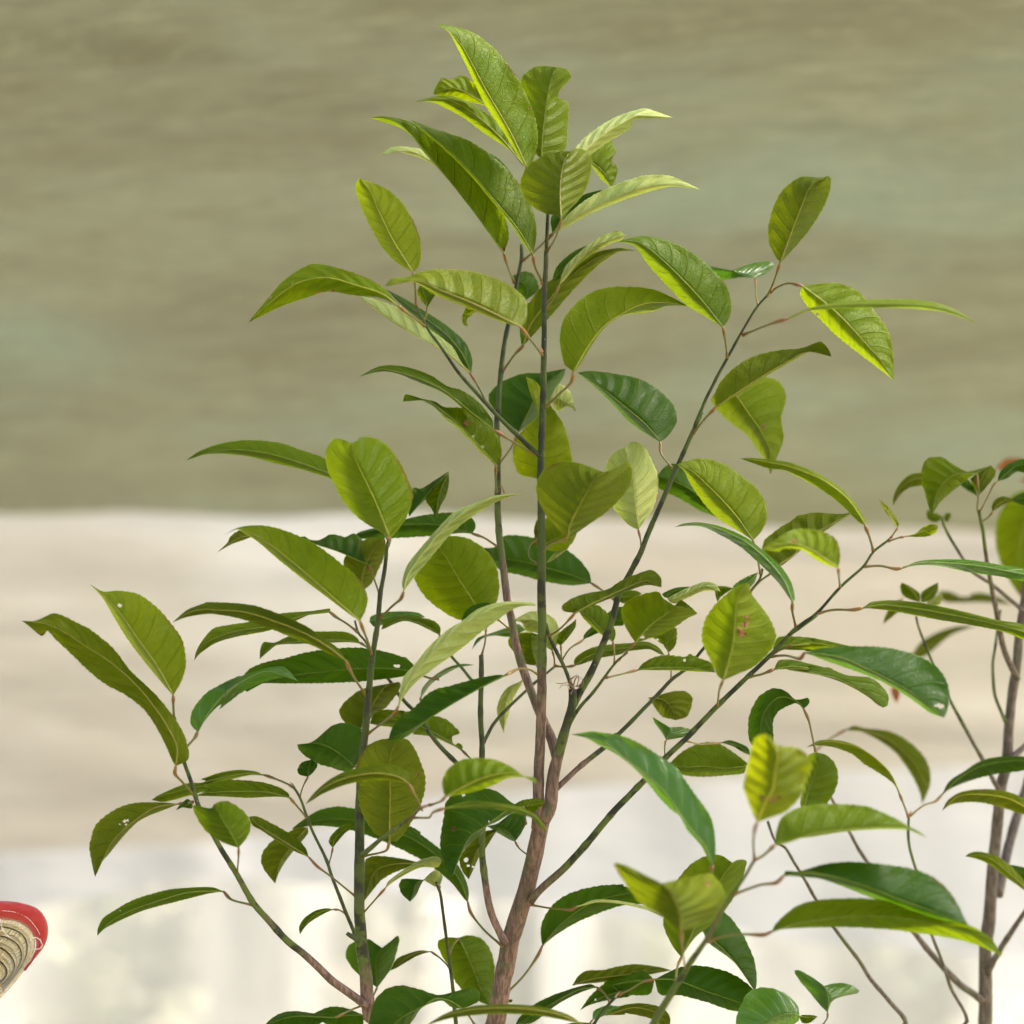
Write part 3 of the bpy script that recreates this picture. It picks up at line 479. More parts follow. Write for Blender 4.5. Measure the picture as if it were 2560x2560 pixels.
b -.12 .02|Q912,800 895,720|905,650 850,500 745,375 660,260 560,110 430,-30 L250,1630 100,1510 0,1450 K1375,1243|Q927,600 927,450 902,300 852,200 762,80 692,-20 L600,1658 450,1558 300,1468 150,1408 0,1388 K1550,1218|Q870,605 810,492 700,372 640,262 570,205 480,115 390,0 L280,1685 130,1565 0,1495 K1500,1275|br:Q535,125,10
d -.03 .0|M255,1385 230,1270 L1680,1290|1640,1200 1590,1140 1450,1100 1330,1210 1290,1380 1310,1530|1687,1150 1675,1108 1580,1128 1500,1058 1400,1033 1290,1090 1220,1200 1193,1330 1213,1480|1612,1172 1572,1152 1440,1215 1392,1305 1392,1480|
Y -.19 .0|Q1240,610 1235,480 1245,370|1265,310 1330,150 L1390,1850 1410,1700 1430,1560 1335,1400|Q1228,230 1170,80 L1153,1820 1190,1650 1210,1550 1240,1440 1290,1403|Q1370,272 1500,220 1620,90 L1650,1780 1702,1650 1670,1570 1580,1508 1480,1500 1410,1480 1375,1420|br:1300,1910,26 br:1340,1930,30 br:1390,1930,28 br:1440,1912,24
g -.07 .0||M150,1870 190,1720 250,1560 290,1450 255,1385|130,1800 155,1650 185,1500 198,1410|300,1835 400,1720 437,1580 410,1480 340,1408|
g -.15 .0|Q1240,610 1310,580|1408,490 1500,470 R250,395 500,362 750,345 950,350 1152,432|Q1410,430 1430,340 1470,260 1600,190 R250,163 500,163 680,183 800,233 920,288 1000,338 1080,378|R50,452 250,422 500,382 750,364 980,367 1070,387|
d -.15 .0|Q1080,900 1180,850 1300,810 1420,795|1480,737 1600,722 R200,712 450,760 700,840 950,940 1200,1030 1480,1130|Q1490,700 1600,703 R200,680 350,640 550,626 850,653 1050,688 1200,750 1320,850 1400,970 1452,1080|Q1550,742 R150,748 300,765 500,835 700,915 900,992 1150,1072|
g -.14 .0|Q880,1270 1000,1225 1150,1210 1320,1215|1380,1190 R100,1120 400,1075 700,1060 1000,1085 1300,1150 1500,1215 1760,1385|Q1410,1130 1480,1060 R100,983 250,938 500,920 750,928 950,958 1200,1038 1450,1118 1650,1228|Q1480,1168 R200,1157 500,1152 800,1167 1100,1202 1400,1252 1600,1315|
d .0 .0||Q820,1165 840,1205 1000,1340 1120,1480 1242,1663|900,1080 985,1028 1080,1110 1170,1250 1242,1420 1262,1550 1257,1640|860,1255 900,1302 1040,1402 1150,1512 1210,1612|
o .03 .0||P1228,1618 1400,1570 1700,1530 Q250,1515 575,1500|P1270,1550 1340,1503 1470,1497 1600,1468 1730,1450 Q400,1461 500,1478|P1400,1602 1600,1584 1800,1566 Q350,1545|
d .02 .0||Q440,1575 250,1590 100,1625 P1600,1670 1450,1720 1288,1822|Q350,1508 200,1530 80,1568 P1480,1608 1375,1700|Q400,1692 200,1697 P1700,1707 1500,1742 1360,1782|h:1415,1737,8
d .0 .0|Q150,1710 250,1650 350,1590|440,1573 580,1573 700,1608 850,1668 1000,1718 1240,1800|520,1530 650,1473 800,1463 950,1488 1100,1548 1220,1640 1262,1730|480,1692 650,1702 850,1754 1100,1832|
d .02 .0|P1520,1770 1480,1680|1420,1635 1280,1655 1100,1745 950,1840 768,1935|1380,1610 1250,1638 1050,1708 900,1788 800,1878|1300,1675 1150,1748 1050,1815 900,1925|
o .01 .0||P1495,1862 1700,1800 Q300,1800 450,1840 562,1965|P1600,1790 1750,1764 Q400,1773 500,1803 562,1870|P1650,1857 Q200,1843 400,1885 480,1935|
b .0 .0|P1350,1940 1370,1920|1388,1902 1450,1835 1625,1793|1398,1830 1500,1783|1480,1865 1560,1825|
b -.04 .0||Q1605,1858 1500,1850 1400,1890 1300,1950 1175,2025|1590,1780 1480,1680 1330,1638 1200,1673 1140,1770 1093,1900 1110,1990|1600,1905 1500,1965 1350,2005|
g -.04 .0||Q1600,1870 1680,1880 1753,1873|1640,1858 1720,1862|1630,1922 1690,1922|
b .02 .0|R310,1945 350,1880|350,1840 362,1750 345,1680 322,1625|290,1780 200,1670 130,1590 83,1510 112,1495 230,1558|400,1722 480,1682 590,1687 605,1658 510,1608 400,1605|
y .05 .0|R992,265 950,130|930,80 M860,1565 740,1440 600,1350 450,1310 320,1303 178,1347|905,1640 850,1555 740,1452 650,1368 520,1308 380,1286 280,1293|882,1642 780,1563 650,1483 550,1403 400,1347 280,1333|
o .2 .0|M260,1370 370,1280|500,1205 700,1225 900,1325 1050,1480 1110,1640 1112,1805|560,1173 650,1193 850,1218 1000,1298 1110,1400 1172,1520 1177,1640 1142,1740|600,1213 750,1283 880,1373 970,1483 1040,1593 1095,1715|
d .1 .0|R1030,250 1130,170 1220,140|M1270,1730 1400,1600 1600,1495 1800,1460 1932,1455 2100,1480|1330,1620 1450,1540 1580,1458 1720,1423 1932,1422|1350,1675 1500,1615 1700,1563 1932,1533|
Y .08 .0||R2080,280 1932,180 1800,115 1600,85 1400,100 1270,218|1932,118 1780,58 1600,41 1430,63 1320,128|1932,245 1700,173 1530,145 1350,163|br:1610,55,14
y .08 .0||R2000,930 1932,825 1790,700 1660,600 1550,570 1458,582|1932,778 1800,638 1680,568 1550,543 1490,558|1932,855 1780,745 1650,645 1550,603|
d .1 .0||R2050,800 1900,710 1785,648|2000,700 1860,655|1980,820 1860,730|
y .3 .0||H2050,700 1990,850 1920,1050 1885,1300 1938,1625|1850,760 1720,950 1703,1150 1740,1300 1830,1480|2150,900 2150,1300 2050,1500|br:1930,1560,60
g .06 .0|H1580,950 1555,880 1565,770|1555,600 1400,590 1290,660 1220,780 1195,925|1450,568 1350,510 1270,460 1160,470 1118,520 1108,650 1140,770 1170,880|1650,530 1500,620 1420,682 1330,757 1260,822 1220,882|
o .065 .0||H1575,765 1560,680 1525,612|1540,722 1500,640|1660,662 1707,585 1667,528 1600,556|
d .08 .0||H1560,775 1500,730 1415,680|1530,700 1470,640|1490,740 1440,705|
o .12 .0||H1190,640 1050,635 950,700 878,855|1110,588 1000,608 920,690 880,780|1110,685 1000,710 930,770|
g .18 .0||H1285,945 1210,940 1150,880|1240,918 1190,900|1220,985 1155,955|
g .18 .0||H1280,945 1310,940 1350,915|1310,908|1310,985 1342,940|
d .08 .0|H1595,905 1640,780 1690,680|1720,655 1790,590 1870,530 2050,500|1733,590 1800,518 1932,473|1800,628 1870,578 1950,582|
o .08 .0|H1600,990 1650,940|1680,900 1720,840 1800,805 1922,857|1673,850 1710,793 1770,775 1840,800|1700,885 1760,845 1830,820|
d .1 .0||H2050,800 1932,790 1828,800|1960,745 1880,765|1970,850 1890,838|
r .6 .0||H1980,520 1850,510 1708,545|1900,470 1780,478|1860,545 1750,563|
r .6 .0||H2050,650 1960,640 1895,650|1980,610|1980,670|
d -.03 .0||N1550,150 1500,170 1415,212|1510,120 1450,165|1545,195 1470,190|
o .02 .0|N1500,175|1440,160 1250,190 1050,320 900,470 765,750|N1300,148 1100,150 980,180 870,240 770,330 735,430 718,500 725,560 750,690|1330,205 1200,255 1110,305 1040,370 960,460 880,560 820,630|h:1005,298,14 h:1028,292,10 h:1013,328,9 h:962,319,6
g .0 .0|O270,995 N1860,930|1800,865 1700,862 1500,875 1250,950 1050,1020 900,1100 782,1222|1720,833 1600,830 1350,852 1080,930 950,1000 830,1080 788,1160|1680,882 1450,940 1180,1010 1040,1065 850,1160|h:970,1016,5
p .05 .0||K1000,798 900,880 850,1000 835,1235|960,820 860,870 800,960 780,1040 790,1110|960,870 900,980 880,1060 850,1160|
b .04 .0|J1780,810 K165,960|K165,955 200,850 300,770 420,710 598,683|175,880 250,790 380,705 500,675|190,920 260,830 400,740 500,693|
g .03 .0||K100,680 60,650 0,622|110,685 50,625 20,618|80,700 30,700 0,690|
o .03 .0||L390,1110 500,1120 570,1180 608,1290|500,1080 600,1055 700,1060 742,1110 735,1180 700,1260|430,1170 500,1260 570,1280|
b .01 .0|L530,1585 520,1520 530,1450|535,1450 560,1380 562,1348|490,1380 440,1310 425,1268 500,1310|600,1440 680,1420 740,1372 660,1345 600,1345|
g .03 .0||L1180,1660 1000,1675 850,1660 700,1665 545,1655|1190,1640 1060,1540 960,1480 860,1467 740,1500 640,1560|1160,1715 1000,1735 850,1745 720,1738 620,1715|br:775,1570,7 br:915,1590,7 br:850,1620,5
d .03 .0|L710,1478 800,1483 880,1480 960,1475|970,1470 1080,1485 1150,1520 1215,1575|1040,1450 1110,1470 1190,1510|1070,1500 1150,1548|
y .01 .0|F1390,1310 1360,1260 1370,1170 1420,1130|F1425,1125 1440,1050 1425,960|1400,1060 1410,1000|1450,1060 1450,1000|
p .02 .0||F1500,1310 1590,1240 1690,1180|1560,1240 1660,1185|1540,1300 1640,1225|
g .03 .0|P1400,1960|P1130,1945 1400,1925|1250,1918|1250,1960|
d .02 .0||P700,1760 745,1740|715,1738 735,1732|720,1760 740,1755|
"""
def catmull_leaf(root, spec, idx):
    head, pet, mid, s1, s2, opt = (spec.split('|') + [''])[:6]
    hp = head.split(); col, z0, dz = hp[0], float(hp[1]), float(hp[2])
    pet = pts(pet); M = pts(mid); E1 = pts(s1); E2 = pts(s2)
    E1 = [M[0]] + E1 + [M[-1]]; E2 = [M[0]] + E2 + [M[-1]]
    rng = random.Random(idx*17+3)
    L = length(M); holes = []; browns = []
    for o in opt.split():
        if o[:2] in ('h:', 'br'):
            k, v = o.split(':'); a = v.rsplit(',', 1); p = pts(a[0])[0]
            (holes if k == 'h' else browns).append((p[0], p[1], float(a[1])*T[cur_tile][2]/1932.0))
    fine = bool(holes or browns)
    n = int(max(26, min(110, L/(2.6 if fine else 5.0)))); H = 15 if fine else 8
    Ms, A, B = cr(M, n), cr(E1, n), cr(E2, n)
    wa = max(math.dist(a, m) for a, m in zip(A, Ms)); wb = max(math.dist(a, m) for a, m in zip(B, Ms))
    Wr = max(wa, wb)*(1.34 if 'sh' in opt else 1.13) if max(wa, wb) > .14*L else min(.17*L, 46)
    Wr = max(Wr, 6)
    def depth_amp(wm): return math.sqrt(max(Wr*Wr - wm*wm, (.22*Wr)**2))*.82
    Ba, Bb = depth_amp(wa), depth_amp(wb)
    nv = 7.5 + 2*rng.random(); teeth = max(8, int(L/13)); arch = (rng.random()-.35)*.05*L*PX
    verts = []; uv = []; brown = []; P2 = []
    ph0 = rng.random()*6
    for i in range(n+1):
        t = i/n; m = Ms[i]
        prof = math.sin(math.pi*min(1, max(0, t)))**.6 if 0 < t < 1 else 0
        zm = z0 + dz*t + arch*math.sin(math.pi*t)
        for j in range(-H, H+1):
            v = abs(j)/H; e = A[i] if j < 0 else B[i]; amp = Ba if j < 0 else Bb
            dx, dy = e[0]-m[0], e[1]-m[1]; w = math.hypot(dx, dy)
            f = v
            if v > .86 and w > 5:                                  # serrated margin
                saw = ((t*teeth + (0 if j < 0 else .5)) % 1.0)
                f = v + (v-.86)/.14*(saw-.35)*min(3.0/w, .09)*prof
            x, y = m[0]+dx*f, m[1]+dy*f
            x += .0; q = math.floor(0)
            phs = t*nv - v**1.25*1.15 + (.42 if j > 0 else 0)
            tri = abs(phs-math.floor(phs)-.5)
            quilt = -(tri-.25)*4*v*(1-v)*min(1, w/25)*.0019
            wav = noise.noise(Vector((t*5+ph0, j*.08, idx*1.7)))*.0045*v*v*prof + noise.noise(Vector((t*14+ph0, j*.1, idx)))*.0016*v*v*prof
            z = zm + amp*PX*prof*(v**1.22) + quilt + wav
            verts.append(at(x, y, z)); uv.append((t, .5 + .5*j/H)); P2.append((x, y))
            b = 0.0
            for bx, by, r in browns: b = max(b, 1.0-.62*math.dist((x, y), (bx, by))/r)
            brown.append(max(0.0, min(1.0, b)))
    W = 2*H+1; faces = []
    for i in range(n):
        for j in range(W-1):
            q = [i*W+j, i*W+j+1, (i+1)*W+j+1, (i+1)*W+j]
            cx = sum(P2[k][0] for k in q)/4; cy = sum(P2[k][1] for k in q)/4
            if any(math.dist((cx, cy), (hx, hy)) < r for hx, hy, r in holes): continue
            faces.append(q)
    # turn the blade so that the side named by its colour is the outer one towards the open front of the tent
    s = 0.0
    for f in faces[::7]:
        a, b_, c = verts[f[0]], verts[f[1]], verts[f[3]]
        s += (b_-a).cross(c-a).dot(CAM-a)
    if s < 0: faces = [f[::-1] for f in faces]
    lf = mesh_obj('leaf', verts, faces, LM[col], root, uv=uv, attrs=dict(brown=brown) if browns else None)
    # midrib: a raised cord on the blade, wider at its base
    k = max(8, n//3); WP = []; RD = []
    for i in range(k+1):
        t = i/k*.96; a = t*n; i0 = int(a); fr = a-i0
        p = verts[i0*W+H].lerp(verts[min(n, i0+1)*W+H], fr)
        WP.append(p + (CAM-p).normalized()*.0002); RD.append(PX*(1.9*(1-t)**.8+.35)*min(1, .45+L/500))
    V, F = tube_data(WP, RD, 6)
    mesh_obj('midrib', V, F, M_RIB[col], lf, attrs=None)
    if len(pet) >= 1:
        a = pet[0]
        near = min(BR, key=lambda b: math.dist(b[:2], a) + abs(b[2]-z0)*60)
        za = near[2] if math.dist(near[:2], a) < 45 else z0
        P3 = [(p[0], p[1], 0) for p in pet] + [(M[0][0], M[0][1], 0)]
        if math.dist(near[:2], a) < 30: P3[0] = (a[0]*.4+near[0]*.6, a[1]*.4+near[1]*.6, 0)
        kk = max(8, int(length(P3)/6)); S = cr(P3, kk); WP = []; RD = []; AG = []
        z1 = z0
        for i, (x, y, _) in enumerate(S):
            t = i/kk; zz = za + (z1-za)*(t*t*(3-2*t))
            WP.append(at(x, y, zz)); r = 2.9 + 1.9*max(0, 1-t*6) + 1.9*math.exp(-((t-.84)/.13)**2) - .3*t
            RD.append(r*PX*min(1.05, .62+L/900)); AG.append(t)
        V, F = tube_data(WP, RD, 10)
        mesh_obj('petiole', V, F, M_PET, lf, attrs=dict(age=[a_ for a_ in AG for _ in range(10)]))
    return lf

ROOT_A = empty('sapling', Vector((-.05, 1.88, 0)) , 'slender green sapling with many toothed leaves filling the middle of the view', 'sapling')
ROOT_B = empty('sapling', Vector((.32, 2.05, 0)), 'blurred grey-barked sapling partly cut off by the right edge of the view', 'sapling')
# children keep world coordinates
def fix_parent(root):
    inv = root.matrix_world.inverted()
    for c in root.children: c.matrix_parent_inverse = inv
build_stems(STEMS, ROOT_A, 'a'); nA = len(BR)
build_stems(STEMS_R, ROOT_B, 'b')
_specs = [l for l in LEAVES.strip().splitlines() if l.strip()]
for _i, _l in enumerate(_specs):
    m = pts(_l.split('|')[2]); zz = float(_l.split()[1])
    right = (m[0][0] > 2190 and zz > .03) or (m[0][0] > 2440 and m[0][1] > 1700) or (zz >= .12 and m[0][0] > 2100)
    catmull_leaf(ROOT_B if right else ROOT_A, _l, _i)
# dried tendrils, cut stub and buds on the first sapling
def cord(name, s, z, r0, r1, mat, root, n=8, zamp=.0):
    P = pts(s); k = max(8, int(length(P)/4)); S = cr(P, k)
    V, F = tube_data([at(x, y, z + zamp*math.sin(i*.7)) for i, (x, y) in enumerate(S)], [PX*(r0+(r1-r0)*i/k) for i in range(k+1)], n, bump=.12, seed=z)
    return mesh_obj(name, V, F, mat, root)
for s, r in (("K1395,865 1350,825 1300,835 1258,830", 1.6), ("K1390,860 1345,845 1300,850 1285,872", 1.3), ("K1400,855 1370,810 1400,780 1430,770 1440,800 1425,850 1440,868", 2.6),
             ("K1410,860 1440,850 1468,820 1462,790 1440,780", 1.3), ("K1400,860 1385,900 1370,915 1385,918", 1.2), ("K1420,850 1450,840 1475,810 1470,850 1440,872 1400,880", 1.2),
             ("K1400,840 1410,800 1430,775 1420,765", 2.0), ("K1395,860 1365,880 1350,865 1360,842 1385,850", 1.1)):
    cord('tendril', s, -.012, r, r*.5, M_DRY, ROOT_A, 7, .002)
cord('stub', "O1130,1265 1110,1255 1080,1235 1050,1220 1020,1200", -.02, 9, 4.6, M_STEM, ROOT_A, 12)
cord('bud', "B1828,920 1820,900 1812,880", -.003, 3, .6, M_RIB['r'], ROOT_A)
cord('bud', "C1515,785 1535,775 1555,760", -.012, 3.6, .8, M_RIB['r'], ROOT_A)
cord('bud', "H850,1120 865,1108 882,1100", -.05, 3.5, .8, M_RIB['r'], ROOT_A)
cord('bud', "P1570,1720 1590,1690 1615,1665", -.005, 3, .8, M_DRY, ROOT_A)
cord('bud', "J755,1505 745,1480 722,1470", .0, 2.5, .8, M_DRY, ROOT_A)
cord('bud', "O1620,190 1690,172 1715,165", -.09, 4, 2, M_DRY, ROOT_A)
cord('bud', "R1005,265 1015,240 1022,212", .08, 3.6, 1, M_RIB['r'], ROOT_B)
cord('insect_case', "F1140,690 1150,715 1165,750", .018, 3.5, 2.2, M_DRY, ROOT_A)
fix_parent(ROOT_A); fix_parent(ROOT_B)
# ------------------------------------------------------------------ the tent
def cloth_material(name, c1, c2, t1, t2, tr, sx, rough=.8, fine=0.0, tint=None, skew=0.0):
    """woven sheet: large fading, long streaks of dirt and painted-in wrinkle shading, weave sparkle put into the colour"""
    b = NB(name); tc = b.n('ShaderNodeTexCoord').outputs['Object']
    tc2 = b.mapping(tc, (1, 1, 1), (0, 0, skew))
    big = b.noise(b.mapping(tc, (.55, .8, 1)), 1.0, 3, .55)
    n1 = b.noise(b.mapping(tc2, sx), 1.0, 4, .6); n2 = b.noise(b.mapping(tc2, tuple(k*4.5 for k in sx)), 1.0, 3, .6)
    n3 = b.noise(b.mapping(tc2, tuple(k*15 for k in sx)), 1.0, 3, .7)
    f = b.math('ADD', b.math('MULTIPLY', n1, .42), b.math('ADD', b.math('MULTIPLY', n2, .33), b.math('MULTIPLY', big, .25)))
    f = b.ramp(f, .38, .62)
    c = b.mix(f, c1, c2); t = b.mix(f, t1, t2)
    if tint:
        m = b.math('MULTIPLY', b.ramp(b.noise(b.mapping(tc, (.75, 1.1, 1)), 1.0, 4, .6), .46, .74), .7)
        c = b.mix(m, c, tint[0]); t = b.mix(m, t, tint[1])
    if fine:
        g = b.math('MULTIPLY', b.ramp(n3, .52, .72), fine)
        c = b.mix(g, c, tuple(min(1, x*1.9) for x in c2)); t = b.mix(g, t, tuple(min(1, x*1.5) for x in t2))
        g = b.math('MULTIPLY', b.ramp(n3, .46, .30), fine)
        c = b.mix(g, c, tuple(x*.55 for x in c1)); t = b.mix(g, t, tuple(x*.62 for x in t1))
    p = b.n('ShaderNodeBsdfPrincipled'); b.l(c, p.inputs['Base Color']); p.inputs['Roughness'].default_value = rough
    p.inputs['Specular IOR Level'].default_value = .2
    nr = b.bump(b.math('ADD', n2, b.math('MULTIPLY', n3, .3)), .8, .014); b.l(nr, p.inputs['Normal'])
    tl = b.n('ShaderNodeBsdfTranslucent'); b.l(t, tl.inputs[0]); b.l(nr, tl.inputs['Normal'])
    ms = b.n('ShaderNodeMixShader'); ms.inputs[0].default_value = tr; b.l(p.outputs[0], ms.inputs[1]); b.l(tl.outputs[0], ms.inputs[2])
    b.l(ms.outputs[0], b.out.inputs[0]); return b.m
M_ROOF = cloth_material('olive_tarpaulin', (.094,.090,.053), (.130,.136,.088), (.080,.077,.047), (.098,.102,.065), .38, (.8, 3.0, 1), fine=.38,
                        tint=((.125,.158,.110), (.100,.126,.088)), skew=R(12))
M_WALL = cloth_material('cream_canvas', (.60,.55,.46), (.62,.58,.50), (.188,.174,.148), (.196,.185,.160), .6, (.5, 1, 2.6), fine=.1, tint=((.70,.70,.66), (.27,.27,.26)))  # whitish tint paints in bright light from gaps under the roof edge
M_BAND = cloth_material('white_cloth', (.70,.71,.72), (.74,.75,.76), (.226,.230,.234), (.246,.250,.252), .6, (.8, 1, 2))
def film_material():
    b = NB('milky_film'); tc = b.n('ShaderNodeTexCoord').outputs['Object']
    d = b.n('ShaderNodeBsdfDiffuse'); d.inputs[0].default_value = (.62, .62, .61, 1)
    t = b.n('ShaderNodeBsdfTranslucent'); t.inputs[0].default_value = (.33, .33, .322, 1)
    x = b.n('ShaderNodeBsdfTransparent')
    m1 = b.n('ShaderNodeMixShader'); m1.inputs[0].default_value = .6; b.l(d.outputs[0], m1.inputs[1]); b.l(t.outputs[0], m1.inputs[2])
    m2 = b.n('ShaderNodeMixShader'); b.l(b.ramp(b.noise(b.mapping(tc, (6, 1, .4)), 1, 3), .3, .7, .15, .21), m2.inputs[0])
    b.l(m1.outputs[0], m2.inputs[1]); b.l(x.outputs[0], m2.inputs[2]); b.l(m2.outputs[0], b.out.inputs[0]); return b.m
M_FILM = film_material()
TENT = empty('tent', Vector((0, 6.5, 0)), 'long shade tent with olive tarpaulin roof and cream back wall behind the saplings', 'tent')
def interp(tab, x):
    for (a, fa), (b, fb) in zip(tab, tab[1:]):
        if x <= b: t = (x-a)/(b-a); t = t*t*(3-2*t); return fa+(fb-fa)*t
    return tab[-1][1]
def K(v): return v*2560/1932
def sheet(name, f, nu, nv, mat, thick=.003):
    V = [f(i/nu, j/nv) for j in range(nv+1) for i in range(nu+1)]
    F = [(j*(nu+1)+i, j*(nu+1)+i+1, (j+1)*(nu+1)+i+1, (j+1)*(nu+1)+i) for j in range(nv) for i in range(nu)]
    o = mesh_obj(name, V, F, mat, TENT)
    return o
X0, X1 = -1500, 4100
EAVE = [(X0, K(955)), (0, K(967)), (K(220), K(961)), (K(520), K(973)), (K(760), K(967)), (K(1000), K(984)), (K(1250), K(978)), (K(1500), K(1000)), (K(1700), K(994)), (K(1932), K(1006)), (X1, K(1030))]
def roof(u, v):
    x = X0 + (X1-X0)*u; e = at(x, interp(EAVE, x), 4.6)
    f = Vector((e.x*1.0, 2.12, 2.08+(6.5-2.12)*.125)); p = e.lerp(f, v)
    wr = .014*noise.noise(Vector((p.x*1.3+p.y*.35, p.y*4.5-p.x*.5, 0))) + .007*noise.noise(Vector((p.x*3+p.y, p.y*11-p.x*1.6, 4))) + .0025*noise.noise(Vector((p.x*6+p.y*2, p.y*26-p.x*5, 9)))
    wr += .005*noise.noise(Vector((p.x*2.2, (p.y-p.x*.28)*34, 12)))*max(0, min(1, (4.6-p.y)/1.2))
    # a long slack crease near the front left
    d = (p.y-(3.41+.24*(p.x+.72))); wr -= .045*math.exp(-(d/.028)**2)*max(0, min(1, (-.38-p.x)*4+.2))
    return p + Vector((0, 0, wr + .010*math.sin(p.x*2.1)*v))
sheet('roof_cloth', roof, 220, 300, M_ROOF)
WLOW = [(X0, K(1625)), (0, K(1603)), (K(350), K(1590)), (K(500), K(1572)), (K(850), K(1500)), (K(1200), K(1478)), (K(1600), K(1452)), (K(1932), K(1440)), (X1, K(1440))]
BLOW = [(X0, K(1730)), (0, K(1715)), (K(430), K(1650)), (K(640), K(1668)), (K(900), K(1690)), (K(1250), K(1730)), (K(1550), K(1775)), (K(1932), K(1800)), (X1, K(1830))]
def wall(u, v):
    x = X0 + (X1-X0)*u; a = at(x, interp(EAVE, x)-22, 4.72); b = at(x, interp(WLOW, x), 5.0); b.y = a.y + .12
    p = a.lerp(b, v)
    fold = .012*noise.noise(Vector((p.x*.7, p.z*4+p.x*.5, 1))) + .012*noise.noise(Vector((p.x*2, p.z*9, 7)))
    return p + Vector((0, fold*min(1, v*6), 0))
sheet('wall_cloth', wall, 160, 60, M_WALL)
def band(u, v):
    x = X0 + (X1-X0)*u; a = at(x, interp(WLOW, x)-70, 5.35); b = at(x, interp(BLOW, x), 5.45); b.y = a.y
    p = a.lerp(b, v); return p + Vector((0, .05*noise.noise(Vector((p.x*4, p.z*1.3, 3))), 0))
sheet('curtain', band, 160, 24, M_BAND)
def film(u, v):
    x = X0 + (X1-X0)*u; a = at(x, interp(BLOW, x)-40, 5.8); b = Vector((a.x, a.y, .02)); p = a.lerp(b, v)
    return p + Vector((0, .06*math.sin(p.x*11+math.sin(p.x*3)*2) + .03*noise.noise(Vector((p.x*5, p.z, 3))), 0))
sheet('haze_sheet', film, 260, 20, M_FILM, .001)  # added milky sheet, pales the planting beyond in place of haze
M_POLE = plain('galvanised_pole', (.5,.5,.5), (.42,.42,.42), 20, .4, .5)
for x in (-2.9, 3.1):
    for y, h in ((6.62, 2.05), (2.16, 2.6)):
        V, F = tube_data([Vector((x, y, 0)), Vector((x, y, h*.5)), Vector((x, y, h))], [.022]*3, 14)
        mesh_obj('pole', V, F, M_POLE, TENT)
fix_parent(TENT)

# ------------------------------------------------------------------ ground and the planting beyond
def ground_material():
    b = NB('ground_soil'); tc = b.n('ShaderNodeTexCoord').outputs['Object']
    n = b.noise(tc, .7, 6, .6); n2 = b.noise(tc, 14, 5, .7)
    c = b.mix(b.ramp(n, .4, .6), (.34,.29,.20), (.22,.25,.09)); c = b.mix(b.ramp(n2, .4, .7, 0, .5), c, (.42,.37,.27))
    p = b.n('ShaderNodeBsdfPrincipled'); b.l(c, p.inputs['Base Color']); p.inputs['Roughness'].default_value = .95
    b.l(b.bump(n2, 1, .03), p.inputs['Normal']); b.l(p.outputs[0], b.out.inputs[0]); return b.m
N_ = 60
V = [Vector((-150+300*i/N_, -60+360*j/N_, .0)) for j in range(N_+1) for i in range(N_+1)]
F = [(j*(N_+1)+i, j*(N_+1)+i+1, (j+1)*(N_+1)+i+1, (j+1)*(N_+1)+i) for j in range(N_) for i in range(N_)]
g = mesh_obj('ground', V, F, ground_material()); g['kind'] = 'structure'
M_SH = plain('shrub_leaves', (.26,.30,.10), (.42,.44,.20), 9, .6); M_SH2 = plain('overexposed_leaves', (.52,.54,.32), (.32,.37,.16), 8, .6)  # overexposed brightness of the foliage outside put into pale leaf colours
M_WOOD = plain('shrub_wood', (.14,.09,.06), (.2,.15,.1), 30, .8)
def shrub(x, y, h, wd, mat, label, seed):
    rg = random.Random(seed); r = empty('shrub', Vector((x, y, 0)), label, 'shrub', 'shrubs beyond the plastic side sheet')
    V = []; F = []
    cl = [(rg.gauss(0, wd*.45), rg.gauss(0, wd*.4), h*(.25+.7*rg.random())) for _ in range(46)]
    for cx, cy, cz in cl:
        for _ in range(48):
            p = Vector((x+cx+rg.gauss(0, .085), y+cy+rg.gauss(0, .085), max(.05, cz+rg.gauss(0, .085))))
            a = Vector((rg.gauss(0, 1), rg.gauss(0, 1), rg.gauss(0, .5))).normalized(); b = a.cross(Vector((rg.gauss(0, 1), rg.gauss(0, 1), rg.gauss(0, 1)))).normalized()
            s = .05+.05*rg.random(); k = len(V)
            V += [p-a*s, p+b*s*.4, p+a*s, p-b*s*.4]; F.append((k, k+1, k+2, k+3))
    mesh_obj('foliage', V, F, mat, r, smooth=False)
    for q in range(6):
        c = cl[q*5]; P = [Vector((x, y, 0)), Vector((x+c[0]*.5, y+c[1]*.5, c[2]*.5)), Vector((x+c[0], y+c[1], c[2]))]
        v, f = tube_data(P, [.02, .014, .006], 8); mesh_obj('stem', v, f, M_WOOD, r)
    fix_parent(r)
for i, (x, y, h, wd, m, lb) in enumerate(((-2.3, 9.6, 1.25, .6, M_SH2, 'pale bush blurred behind the added milky sheet at the lower left corner'),
        (-1.0, 10.2, 1.3, .55, M_SH, 'green bush blurred behind the added milky sheet left of the low straw-brown stem'),
        (.15, 9.8, 1.2, .6, M_SH2, 'pale yellow-green bush blurred behind the central trunk'),
        (1.4, 10.4, 1.2, .6, M_SH2, 'pale yellow-green bush blurred between the two saplings'),
        (2.6, 10.0, 1.15, .6, M_SH, 'green bush blurred behind the right sapling trunk'))):
    shrub(x, y, h, wd, m, lb, i+5)

